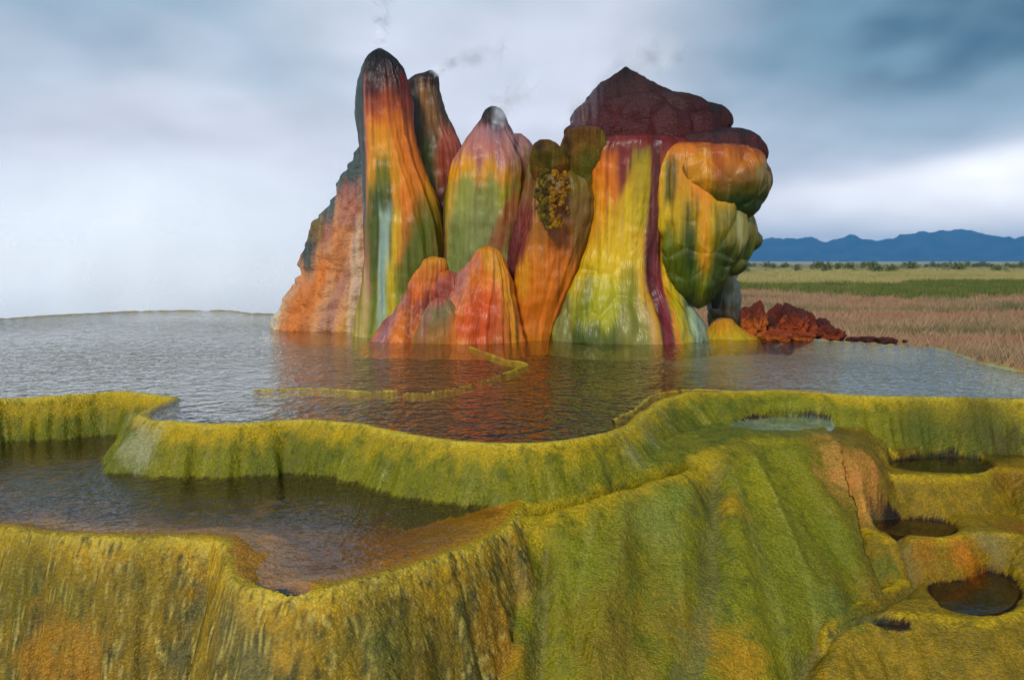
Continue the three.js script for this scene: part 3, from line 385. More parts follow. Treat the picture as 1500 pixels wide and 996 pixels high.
// dome: main column, cap, slab, lobes
body('column', 6.12, [[203, 880, 985], [208, 866, 1005], [216, 857, 1015], [232, 852, 1015], [280, 852, 1008], [320, 850, 1000], [360, 843, 992], [400, 829, 992], [440, 815, 1008], [480, 803, 1030], [505, 798, 1040], [545, 790, 1050]], {
  deep: t => 0.86, fold: 8, foldAmp: 0.045, lump: 0.02, puff: [0.03, 4.5, 0.7, 0.5], seed: 21, nv: 220, nu: 260,
  colour: stained([[190, G.maroon], [222, G.maroon2], [262, G.orange], [320, G.amber], [400, G.yellow], [450, G.lime], [520, G.sage]], [
    [G.maroon2, [[190, 885, 960], [220, 888, 950], [260, 890, 920], [285, 896, 908]], 0.95, 10], [G.maroon2, [[280, 897, 905], [330, 893, 900]], 0.6, 6], [G.orange, [[240, 880, 900], [330, 876, 892]], 0.7, 8], [G.lime, [[240, 915, 945], [330, 905, 942]], 0.75, 9], [G.yellow, [[300, 885, 930], [400, 860, 930]], 0.7, 12], [G.green, [[400, 845, 862], [500, 830, 860]], 0.7, 10], [G.lime, [[410, 862, 905], [470, 850, 910]], 0.7, 14], [G.green, [[400, 905, 925], [480, 905, 935]], 0.6, 9], [G.dgreen, [[478, 830, 900], [505, 830, 900]], 0.7, 9], [C(110, 110, 70), [[430, 815, 838], [500, 805, 835]], 0.8, 9], [C(120, 110, 60), [[450, 895, 925], [505, 895, 935]], 0.6, 9],
    [G.amber, [[390, 925, 945], [505, 935, 955]], 0.7, 8], [G.maroon, [[200, 940, 953], [280, 936, 956], [400, 936, 960], [430, 940, 964], [505, 953, 978]], 1, 3], [C(120, 46, 50), [[380, 944, 958], [505, 958, 976]], 0.7, 4], [G.orange, [[400, 960, 968], [505, 976, 986]], 0.9, 5], [G.yellow, [[415, 966, 985], [505, 985, 1000]], 0.7, 8], [G.mint, [[430, 990, 1060], [505, 1005, 1060]], 0.9, 8], [G.sage, [[440, 985, 1002], [505, 995, 1008]], 0.6, 6], [G.tan, [[440, 920, 935], [505, 935, 950]], 0.5, 6]]) });
body('cap', 6.4, [[98, 915, 919], [103, 909, 925], [110, 899, 937], [120, 886, 956], [132, 872, 980], [143, 862, 1008], [152, 854, 1035], [162, 846, 1052], [176, 838, 1062], [190, 833, 1068], [205, 832, 1074], [225, 836, 1078], [245, 845, 1075]], {
  deep: 0.62, fold: 5, foldAmp: 0.05, lump: 0.03, puff: [0.036, 3.4, 1.2, 0.12], lumpY: 0.4, grain: 0.006, seed: 25, even: true, material: roughRock, nu: 220,
  colour: stained([[95, G.black], [130, C(42, 17, 17)], [185, C(66, 20, 20)], [250, G.maroon]], [[C(96, 78, 84), [[130, 835, 880], [190, 825, 860]], 0.6, 20], [C(58, 28, 24), [[120, 880, 960], [170, 900, 1000]], 0.6, 25], [C(50, 22, 24), [[140, 960, 1060], [190, 960, 1070]], 0.5, 20]]) });
body('slab', 6.1, [[188, 1056, 1080], [192, 1030, 1094], [198, 1000, 1103], [206, 990, 1112], [215, 985, 1118], [224, 985, 1121], [233, 1010, 1121], [240, 1040, 1117]], { deep: 0.7, lump: 0.03, seed: 27, even: true, nu: 110, nv: 70, material: roughRock, colour: stained([[190, G.char], [215, C(66, 28, 28)], [245, G.maroon]], []) });
body('slab', 6.25, [[152, 1020, 1042], [156, 1012, 1052], [166, 1008, 1060], [180, 1008, 1066], [196, 1015, 1066]], { deep: 0.8, lump: 0.025, seed: 29, even: true, nu: 90, nv: 60, material: roughRock, colour: stained([[150, G.black], [200, C(66, 28, 28)]], []) });
body('lobe', 5.82, [[212, 1040, 1080], [215, 1020, 1097], [223, 1002, 1111], [240, 992, 1121], [262, 990, 1126], [282, 1006, 1123], [300, 1028, 1117], [313, 1050, 1108], [320, 1066, 1098], [324, 1076, 1088]], {
  deep: 0.68, ribs: [11, 0.04], fold: 4, foldAmp: 0.03, lump: 0.022, puff: [0.03, 4, 0.8], seed: 31, even: true, nu: 190, nv: 120,
  colour: stained([[200, G.maroon2], [213, C(150, 80, 24)], [240, C(172, 100, 16)], [264, C(124, 82, 20)], [284, C(84, 74, 22)], [300, G.dgreen], [330, C(34, 44, 20)]], [[G.amber, [[225, 985, 1025], [285, 995, 1030]], 0.75, 12], [G.rust, [[215, 1025, 1045], [260, 1030, 1045]], 0.6, 8], [G.maroon, [[206, 1070, 1130], [226, 1095, 1130]], 0.7, 8], [C(120, 112, 60), [[250, 1095, 1125], [275, 1090, 1125]], 0.6, 10]]) });
body('lobe', 6.0, [[232, 1104, 1116], [238, 1098, 1122], [252, 1094, 1128], [268, 1096, 1130], [280, 1104, 1126]], { deep: 1.2, seed: 33, even: true, nu: 60, nv: 50, lump: 0.012, colour: stained([[230, G.pink], [250, G.brown], [280, G.char]], []) });
body('lobe', 5.9, [[210, 992, 1036], [213, 976, 1052], [219, 964, 1066], [232, 957, 1080], [255, 954, 1086], [285, 954, 1092], [315, 955, 1096], [345, 957, 1096], [372, 961, 1088], [397, 968, 1074], [420, 981, 1060], [437, 997, 1047], [447, 1010, 1036], [451, 1018, 1028]], {
  deep: 0.68, ribs: [13, 0.09], fold: 5, foldAmp: 0.035, lump: 0.02, puff: [0.034, 4.4, 1.0, 0.38], seed: 35, even: true, nu: 240, nv: 200,
  colour: stained([[205, G.rust], [222, C(190, 108, 18)], [260, C(196, 130, 16)], [320, C(186, 148, 22)], [360, C(140, 128, 24)], [395, G.green], [430, G.dgreen], [455, C(30, 40, 18)]], [[G.yellow, [[215, 955, 972], [330, 955, 975]], 0.6, 8], [G.dgreen, [[245, 964, 978], [305, 962, 978]], 0.85, 6], [G.amber, [[290, 1005, 1030], [390, 1012, 1032]], 0.9, 9], [G.orange, [[225, 990, 1030], [300, 1000, 1025]], 0.6, 12], [G.dgreen, [[310, 988, 1006], [400, 983, 1012]], 0.9, 8], [G.green, [[360, 958, 985], [420, 965, 1000]], 0.8, 9], [C(98, 92, 28), [[310, 1032, 1100], [420, 1030, 1100]], 0.9, 12], [C(150, 150, 110), [[322, 1068, 1082], [350, 1066, 1084]], 0.6, 6], [G.lime, [[405, 1015, 1035], [440, 1012, 1032]], 0.6, 8], [G.dgreen, [[365, 1040, 1100], [440, 1020, 1060]], 0.85, 10]]) });
body('lobe', 5.94, [[308, 1070, 1092], [314, 1055, 1101], [328, 1042, 1107], [346, 1036, 1109], [362, 1036, 1106], [380, 1040, 1097], [396, 1048, 1084], [404, 1056, 1074]], { deep: 0.9, ribs: [9, 0.07], lump: 0.015, seed: 37, even: true, nu: 130, nv: 90, colour: stained([[310, C(150, 146, 96)], [335, G.olive], [365, G.green], [400, G.dgreen]], [[G.mint, [[318, 1072, 1086], [350, 1070, 1088]], 0.5, 8], [G.dgreen, [[330, 1086, 1092], [380, 1080, 1088]], 0.8, 4]]) });
for (const [px, py, r, D, k] of [[1096, 352, 18, 5.92, 1], [1074, 384, 20, 5.9, 1], [1050, 408, 18, 5.88, 1]]) {
  const rows = [[-1, 0.12], [-0.93, 0.4], [-0.7, 0.75], [-0.3, 0.97], [0.1, 1], [0.5, 0.86], [0.8, 0.58], [0.95, 0.28], [1, 0.1]].map(([a, b]) => [py + a * r, px - b * r, px + b * r]);
  body('lobe', D, rows, { deep: 0.9, ribs: [7, 0.06], lump: 0.02, foldAmp: 0.04, seed: 70 + px % 17, even: true, nu: 70, nv: 50, colour: stained([[py - r, C(110, 106, 40)], [py, C(78, 82, 28)], [py + r, C(40, 50, 22)]], []) });
}
for (const [px, py, r, D] of [[1044, 174, 22, 6.24], [1092, 210, 20, 6.1], [1108, 226, 13, 6.02]]) {
  const rows = [[-1, 0.2], [-0.9, 0.55], [-0.6, 0.95], [-0.1, 1.2], [0.4, 1.15], [0.8, 0.8], [1, 0.3]].map(([a, b]) => [py + a * r, px - b * r, px + b * r]);
  body('knob', D, rows, { deep: 0.7, lump: 0.04, foldAmp: 0.06, seed: 90 + px % 13, even: true, nu: 60, nv: 44, material: roughRock, colour: stained([[py - r, C(40, 18, 18)], [py + r, C(72, 24, 24)]], []) });
}
body('stalactite', 6.1, [[385, 1030, 1078], [400, 1034, 1072], [420, 1038, 1062], [440, 1042, 1056], [452, 1044, 1052]], { deep: 0.7, seed: 39, nu: 60, nv: 50, foldAmp: 0.14, lump: 0.03, colour: stained([[380, G.dgreen], [450, C(40, 44, 28)]], []) });
// ochre flow below the knobs
body('flow', 6.0, [[248, 796, 850], [262, 786, 864], [285, 780, 872], [310, 775, 872], [340, 768, 866], [380, 758, 852], [420, 752, 838], [460, 750, 822], [495, 748, 812], [540, 744, 808]], {
  deep: 0.75, fold: 6, foldAmp: 0.06, lump: 0.025, seed: 41, nu: 160,
  colour: stained([[240, C(96, 76, 22)], [300, C(124, 86, 24)], [350, C(150, 92, 26)], [400, C(196, 112, 20)], [450, G.orange], [540, G.amber]], [[G.olive, [[250, 830, 880], [360, 830, 870]], 0.7, 12], [G.rust, [[290, 800, 830], [370, 800, 840]], 0.5, 14], [G.brown, [[300, 835, 870], [380, 830, 855]], 0.6, 12], [G.maroon2, [[300, 768, 786], [370, 752, 772], [420, 744, 760]], 0.9, 6], [G.amber, [[390, 760, 780], [430, 752, 775]], 0.8, 8], [G.orange, [[380, 800, 830], [490, 775, 805]], 0.85, 10], [G.tan, [[440, 745, 758], [505, 745, 760]], 0.5, 8]]) });
body('flow', 6.08, [[236, 778, 790], [250, 772, 794], [300, 760, 790], [350, 748, 782], [400, 740, 775], [450, 742, 775], [540, 745, 785]], { deep: 1.0, foldAmp: 0.06, seed: 43, nu: 90, nv: 110, colour: stained([[230, G.olive], [270, C(120, 76, 40)], [320, G.maroon2], [420, G.maroon], [520, C(120, 60, 50)]], [[G.orange, [[280, 780, 792], [350, 768, 782]], 0.7, 6]]) });
// knobs
body('knob', 5.78, [[205, 790, 806], [209, 783, 816], [219, 779, 826], [232, 779, 832], [246, 782, 840], [262, 786, 845], [280, 792, 845]], { deep: 0.85, lean: -0.3, lump: 0.045, foldAmp: 0.06, seed: 45, nu: 110, nv: 90, even: true, material: roughRock, colour: stained([[200, G.brown], [225, G.olive], [260, C(130, 84, 30)], [290, G.olive]], [[G.char, [[204, 780, 800], [214, 780, 800]], 0.7, 6]]) });
body('knob', 5.82, [[186, 844, 872], [190, 832, 882], [200, 824, 888], [215, 822, 890], [232, 825, 890], [260, 830, 890], [310, 838, 884], [345, 845, 872]], { deep: 0.75, lean: -0.34, lump: 0.035, foldAmp: 0.05, seed: 47, nu: 130, nv: 110, material: roughRock, colour: stained([[180, G.brown], [215, C(120, 84, 30)], [250, G.olive], [320, G.lime], [400, G.amber]], [[G.char, [[208, 822, 838], [226, 822, 838]], 0.7, 5], [G.green, [[225, 850, 875], [260, 850, 875]], 0.6, 10], [G.lime, [[200, 880, 892], [320, 874, 890]], 0.7, 5]]) });  // char patch paints the dark of crevice holes on the left
{ // crusty yellow drip: many small nodules grown together
  const r = rng(77), parts = []; const base = new THREE.IcosahedronGeometry(1, 2);
  for (let i = 0; i < 520; i++) { const t = r(), py = 250 + 84 * t, hw = 26 * Math.sqrt(Math.sin(Math.PI * clamp(t * 0.85 + 0.12))), px = 810 + (r() * 2 - 1) * hw; if (noise(px * 0.09, py * 0.05, 3) < -0.12 || noise(px * 0.2, py * 0.2, 9) < -0.3) continue; const p = atDepth(px, py, 5.665 + 0.14 * Math.abs(px - 810) / 26 + r() * 0.03 - 0.02 * t); const g = base.clone(); const s = 0.006 + r() * 0.012; g.scale(s, s * (0.8 + r() * 0.7), s); g.translate(...p);
    const c = cmix(px > 806 ? G.amber : G.olive, r() < 0.5 ? G.yellow : G.brown, r() * 0.6), a = new Float32Array(g.attributes.position.count * 3); for (let k = 0; k < a.length; k += 3) { a[k] = c[0]; a[k + 1] = c[1]; a[k + 2] = c[2]; } g.setAttribute('color', new THREE.BufferAttribute(a, 3)); parts.push(g); }
  put('nodule_crust', mergeGeometries(parts), roughRock, geyser).userData = { label: 'lumpy golden drip crust below the brown knob', kind: 'stuff' };
}
// orange mounds at the water's edge
body('mound', 5.85, [[361, 710, 717], [366, 702, 726], [376, 692, 734], [392, 682, 741], [412, 668, 748], [440, 648, 754], [470, 630, 760], [500, 614, 766], [545, 596, 775]], { deep: 0.6, fold: 8, foldAmp: 0.1, lump: 0.035, seed: 51, nu: 170,
  colour: stained([[355, G.orange], [400, G.orange], [470, C(206, 106, 18)], [545, G.amber]], [[G.mauve, [[372, 665, 700], [430, 645, 680], [470, 640, 660]], 0.6, 10], [G.rust, [[440, 690, 740], [500, 680, 745]], 0.6, 14], [G.amber, [[365, 700, 735], [430, 735, 758], [500, 745, 765]], 0.9, 9], [G.pink, [[385, 690, 705], [420, 675, 690]], 0.6, 7], [C(196, 78, 20), [[425, 690, 735], [495, 660, 725]], 0.7, 12]]) });
body('mound', 5.9, [[376, 630, 640], [380, 621, 649], [390, 613, 653], [405, 607, 654], [425, 598, 652], [448, 584, 654], [475, 560, 660], [500, 540, 668], [545, 515, 685]], { deep: 0.55, fold: 8, foldAmp: 0.1, lump: 0.04, seed: 55, nu: 170,
  colour: stained([[370, G.amber], [400, G.orange], [430, C(200, 96, 22)], [455, G.rust], [500, C(206, 112, 26)], [545, G.amber]], [[G.rose, [[405, 635, 670], [450, 610, 665]], 0.7, 10], [G.maroon2, [[430, 620, 650], [445, 615, 655]], 0.7, 6], [G.mauve, [[440, 575, 600], [500, 540, 580]], 0.85, 10], [G.pink, [[420, 600, 612], [480, 560, 580]], 0.6, 8], [G.rust, [[440, 600, 612], [505, 594, 606]], 0.7, 5], [G.orange, [[460, 580, 600], [505, 565, 595]], 0.7, 8]]) });
body('mound', 5.88, [[396, 652, 660], [400, 644, 668], [412, 636, 676], [430, 628, 682], [455, 620, 688], [500, 606, 700], [540, 600, 710]], { deep: 0.6, fold: 8, foldAmp: 0.12, lump: 0.06, seed: 59, nu: 110, nv: 90, colour: stained([[390, G.orange], [410, G.rose], [440, C(170, 84, 50)], [500, G.orange]], [[G.maroon2, [[418, 640, 665], [432, 636, 668]], 0.6, 6]]) });
body('mound', 5.72, [[436, 640, 650], [442, 630, 662], [455, 622, 672], [480, 612, 682], [510, 604, 690], [545, 596, 700]], { deep: 0.5, fold: 6, foldAmp: 0.07, lump: 0.02, seed: 57, nu: 110, nv: 90, colour: stained([[430, G.rose], [455, C(120, 104, 66)], [505, C(150, 96, 40)], [545, G.amber]], [[G.orange, [[470, 660, 690], [510, 655, 695]], 0.8, 9], [G.pink, [[440, 625, 640], [500, 608, 620]], 0.5, 6]]) });
// pale rock behind the lobes
body('shoulder', 6.6, [[385, 1050, 1068], [400, 1045, 1078], [430, 1040, 1086], [460, 1038, 1090], [490, 1036, 1096], [520, 1034, 1100]], { deep: 0.9, foldAmp: 0.16, lump: 0.11, seed: 61, nu: 90, nv: 80, material: roughRock, colour: stained([[380, C(150, 156, 132)], [440, C(164, 164, 146)], [470, G.tan], [520, G.amber]], [[C(92, 104, 72), [[400, 1050, 1066], [440, 1052, 1070]], 0.7, 8], [G.char, [[430, 1046, 1058], [475, 1048, 1060]], 0.6, 6]]) });
body('mound', 6.05, [[466, 1052, 1066], [472, 1044, 1078], [484, 1034, 1092], [500, 1020, 1112], [525, 1010, 1120]], { deep: 0.6, foldAmp: 0.07, lump: 0.04, seed: 63, nu: 90, nv: 60, material: roughRock, colour: stained([[460, G.tan], [478, G.amber], [500, C(176, 150, 40)], [530, G.olive]], []) });

// ---------------------------------------------------------------- thin ridges of algae just breaking the pool's surface
{
  const ridgeMat = new THREE.MeshPhysicalMaterial({ vertexColors: true, roughness: 0.5, bumpMap: rep(crustBump, 3), bumpScale: 0.004 });
  const ridge = (name, pts, wid, label, gaps, seed) => {
    const cur = new THREE.CatmullRomCurve3(pts.map(([px, py]) => { const [x, z] = onLevel(px, py, 0.004); return new THREE.Vector3(x, 0, z); })); const n = 160, m = 9, pos = [], col = [], uv = [];
    for (let j = 0; j <= n; j++) { const t = j / n, p = cur.getPoint(t), d = cur.getTangent(t), nx = d.z, nz = -d.x; const up = 0.0075 + 0.008 * noise(t * gaps, seed, 1) - (gaps > 20 ? 0.003 : 0); const w = 0.55 * wid * (0.7 + 0.6 * (noise(t * 24, seed, 4) + 0.5));
      for (let i = 0; i < m; i++) { const a = i / (m - 1) * 2 - 1; const wob = 0.01 * noise(t * 40, i, seed); const x = p.x + nx * (a * w + wob), z = p.z + nz * (a * w + wob); pos.push(x, up - (up + 0.03) * Math.pow(Math.abs(a), 2.4) + 0.002 * noise(x * 60, 1, z * 60), z); uv.push(x, -z); const q = noise(x * 20, 3, z * 20); const c = cmix(C(188, 168, 40), C(150, 120, 16), clamp(0.5 + q)); col.push(...c); } }
    const o = put(name, geo(pos, col, gridIndex(m, n + 1, false), uv), ridgeMat); tag(o, label, 'algae ridge'); return o; };
  ridge('algae_ridge', [[688, 508], [712, 517], [740, 527], [772, 533], [756, 541], [735, 549]], 0.04, 'bent yellow algae ridge reaching from the orange mound into the pool', 9, 2);
  ridge('algae_ridge_001', [[735, 549], [715, 556], [690, 563], [655, 571], [620, 576], [590, 576]], 0.02, 'broken row of yellow algae flecks between two longer ridges', 34, 5);
  ridge('algae_ridge_002', [[582, 573], [540, 574], [490, 571], [455, 569], [410, 571], [370, 572]], 0.022, 'long straight yellow algae ridge parallel to the pool rim', 8, 9);
  ridge('algae_ridge_003', [[1082, 574], [1020, 571], [985, 574], [960, 578], [945, 588], [930, 600], [915, 608], [898, 616]], 0.03, 'ragged yellow algae ridge just inside the rim above the green slope', 20, 12);
}

// ---------------------------------------------------------------- red rubble beyond the pool
{
  const red = new THREE.MeshPhysicalMaterial({ vertexColors: true, roughness: 0.8, bumpMap: rep(crustBump, 4), bumpScale: 0.012 });
  const rock = (p, s, seed, a, b, parent) => { const g = new THREE.IcosahedronGeometry(1, 14), q = g.attributes.position, col = [], uv = []; for (let i = 0; i < q.count; i++) { let x = q.getX(i), y = q.getY(i), z = q.getZ(i); const k = 1 + 0.42 * noise(x * 1.4 + seed * 7, y * 1.4, z * 1.4) + 0.28 * Math.abs(noise(x * 3.4, y * 3.4 + seed * 3, z * 3.4)) * -1 + 0.12 * noise(x * 9, y * 9, z * 9 + seed); const n = noise(x * 3, y * 3 + seed, z * 3); q.setXYZ(i, p[0] + x * k * s[0], p[1] + y * k * s[1], p[2] + z * k * s[2]); uv.push(Math.atan2(z, x) * 0.3, y * 0.3); const hgt = sst(-0.2, 0.5, y + n * 0.6 + 0.4 * noise(x * 7, y * 7, z * 7)); col.push(...cmix(b, a, hgt)); } g.setAttribute('color', new THREE.Float32BufferAttribute(col, 3)); g.setAttribute('uv', new THREE.Float32BufferAttribute(uv, 2)); g.computeVertexNormals(); return put('rock', g, red, parent); };
  const heap = new THREE.Group(); heap.name = 'rock_heap'; scene.add(heap); tag(heap, 'jagged heap of red brown rocks beside the pool and the geyser', 'rock heap');
  const dk = C(112, 44, 26), dk2 = C(88, 36, 26), or = C(196, 104, 26), or2 = C(168, 74, 22);
  const spots = [[1104, 472, 17, 28, dk, or], [1128, 484, 16, 18, dk2, or], [1143, 470, 14, 22, dk, or2], [1162, 472, 18, 24, dk2, or2], [1182, 478, 14, 20, dk, or2], [1200, 484, 16, 16, dk2, or2], [1216, 490, 14, 12, dk, or2], [1230, 491, 8, 8, dk2, dk], [1110, 492, 16, 9, or, C(206, 140, 40)], [1140, 493, 18, 9, or2, or], [1172, 493, 18, 8, or2, or]];
  spots.forEach(([px, py, rx, ry, a, b], i) => { const D = 6.1 + (i % 3) * 0.09 - (i > 7 ? 0.2 : 0); const p = atDepth(px, py, D), k = D / F; rock(p, [rx * k * 1.15, ry * k * 1.1, rx * k * 1.2], i + 3, a, b, heap); });
  const ledge = new THREE.Group(); ledge.name = 'rock_ledge'; scene.add(ledge); tag(ledge, 'low dark red ledge of flat rocks at the far pool rim', 'rock ledge');
  [[1250, 497, 10, 4], [1272, 497, 16, 4.5], [1296, 499, 14, 5.5], [1308, 501, 7, 6]].forEach(([px, py, rx, ry], i) => { const D = 5.95, p = atDepth(px, py, D), k = D / F; rock(p, [rx * k, ry * k, rx * k], i + 31, C(96, 42, 34), C(110, 52, 44), ledge); });
  const single = rock(atDepth(1326, 500, 5.9), [0.02, 0.012, 0.02], 44, dk2, dk, scene); single.name = 'small_stone'; tag(single, 'small dark stone alone on the pale pool rim', 'stone');
}

// ---------------------------------------------------------------- plain, added sky-mirroring flat, hills
console.log('plain');
{
  const pos = [], col = [], uv = [], idx = []; const rings = [], angles = 220; let r = 4; while (r < 3600) { rings.push(r); r *= r < 300 ? 1.035 : 1.08; }
  for (const R of rings) for (let i = 0; i <= angles; i++) { const a = mix(-0.9, 1.7, i / angles); let x = Math.sin(a) * R; const z = -Math.cos(a) * R; if (x < -800) x = -800; const n = fbm(x * 0.02, 3, z * 0.05, 4), n2 = fbm(x * 0.2, 8, z * 0.5, 3), n3 = noise(x * 1.3, 4, z * 2.2);
    let c = cmix(C(158, 126, 98), C(132, 110, 82), sst(-0.2, 0.25, n2 + n3 * 0.3)); c = cmix(c, C(160, 116, 94), sst(0.0, 0.3, n + n2 * 0.3) * 0.7);
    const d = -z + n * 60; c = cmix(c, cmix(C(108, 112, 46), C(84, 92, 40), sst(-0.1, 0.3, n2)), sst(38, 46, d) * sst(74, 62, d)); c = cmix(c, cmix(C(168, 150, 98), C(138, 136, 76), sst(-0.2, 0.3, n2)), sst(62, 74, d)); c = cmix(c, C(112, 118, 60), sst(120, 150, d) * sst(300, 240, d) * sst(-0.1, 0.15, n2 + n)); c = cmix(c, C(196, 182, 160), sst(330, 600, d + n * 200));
    pos.push(x, PLAIN + 0.05 * n3 - (R < 9 ? 0.1 : 0), z); uv.push(x, -z); col.push(...c); }
  const m = angles + 1; for (let j = 0; j < rings.length - 1; j++) for (let i = 0; i < angles; i++) { const a = j * m + i, b = a + 1, c = a + m, d = c + 1; idx.push(a, b, c, b, d, c); }
  tag(put('plain_ground', geo(pos, col, idx, uv), new THREE.MeshStandardMaterial({ vertexColors: true, roughness: 1, map: rep(crustTint, 0.35), bumpMap: rep(crustBump, 0.35), bumpScale: 0.05 })), 'flat dry desert plain reaching to the hills', 'ground', null, 'structure');
  // shallow flooded flat, added to mirror pale sky on the steamy side
  const sh = new THREE.Shape(); const edge = [[-6.5, 16], [-4, 30], [-2, 60], [0, 140], [-10, 500], [-20, 1500], [-800, 1500], [-800, 10], [-30, 9], [-14, 12]]; edge.forEach(([x, z], i) => sh[i ? 'lineTo' : 'moveTo'](x, z));
  const g = new THREE.ShapeGeometry(sh); g.rotateX(-Math.PI / 2); g.translate(0, PLAIN + 0.12, 0);
  tag(put('added_flooded_flat', g, new THREE.MeshPhysicalMaterial({ color: new THREE.Color(0.5, 0.5, 0.5), roughness: 0.12, metalness: 0, ior: 1.6, specularIntensity: 1 })), 'added flooded flat mirroring the pale sky behind the pool', 'water', null, 'structure');
  // hills
  const hill = (R, top, a0, a1, seed, c1, c2, name, label) => { const n = 360, m = 40, pos = [], col = []; for (let j = 0; j <= m; j++) for (let i = 0; i <= n; i++) { const a = mix(a0, a1, i / n), t = j / m; const ends = sst(0, 0.08, i / n) * sst(1, 0.95, i / n); const ridge = top * ends * (0.72 + 0.30 * noise(a * 9, seed, 1) + 0.22 * noise(a * 26, seed, 2) + 0.1 * noise(a * 70, seed, 3) + 0.05 * noise(a * 170, seed, 3)); const gul = 1 + 0.25 * (Math.abs(noise(a * 60, t * 2, seed)) - 0.3) * Math.sin(Math.PI * t); const rr = R + (t - 1) * 420 * gul; const y = PLAIN - 3 + ridge * Math.pow(t, 1.5) * (1 + 0.15 * noise(a * 80, t * 5, seed) * (1 - t)); pos.push(Math.sin(a) * rr, y, -Math.cos(a) * rr); col.push(...cmix(c1, c2, clamp(0.5 + noise(a * 50, t * 4, seed)))); }
    for (let i = 0; i <= n; i++) { const a = mix(a0, a1, i / n); pos.push(Math.sin(a) * (R + 200), PLAIN - 3, -Math.cos(a) * (R + 200)); col.push(...c1); }
    const g = geo(pos, col, gridIndex(n + 1, m + 2, false).reverse()); return tag(put(name, g, new THREE.MeshStandardMaterial({ vertexColors: true, roughness: 1 })), label, 'hills', null, 'structure'); };
  hill(3300, 132, 0.02, 1.0, 4, [0.03, 0.07, 0.12], [0.06, 0.1, 0.15], 'hills', 'blue hazy range of hills along the horizon');  // base colours tinted blue to carry part of the distance haze
}

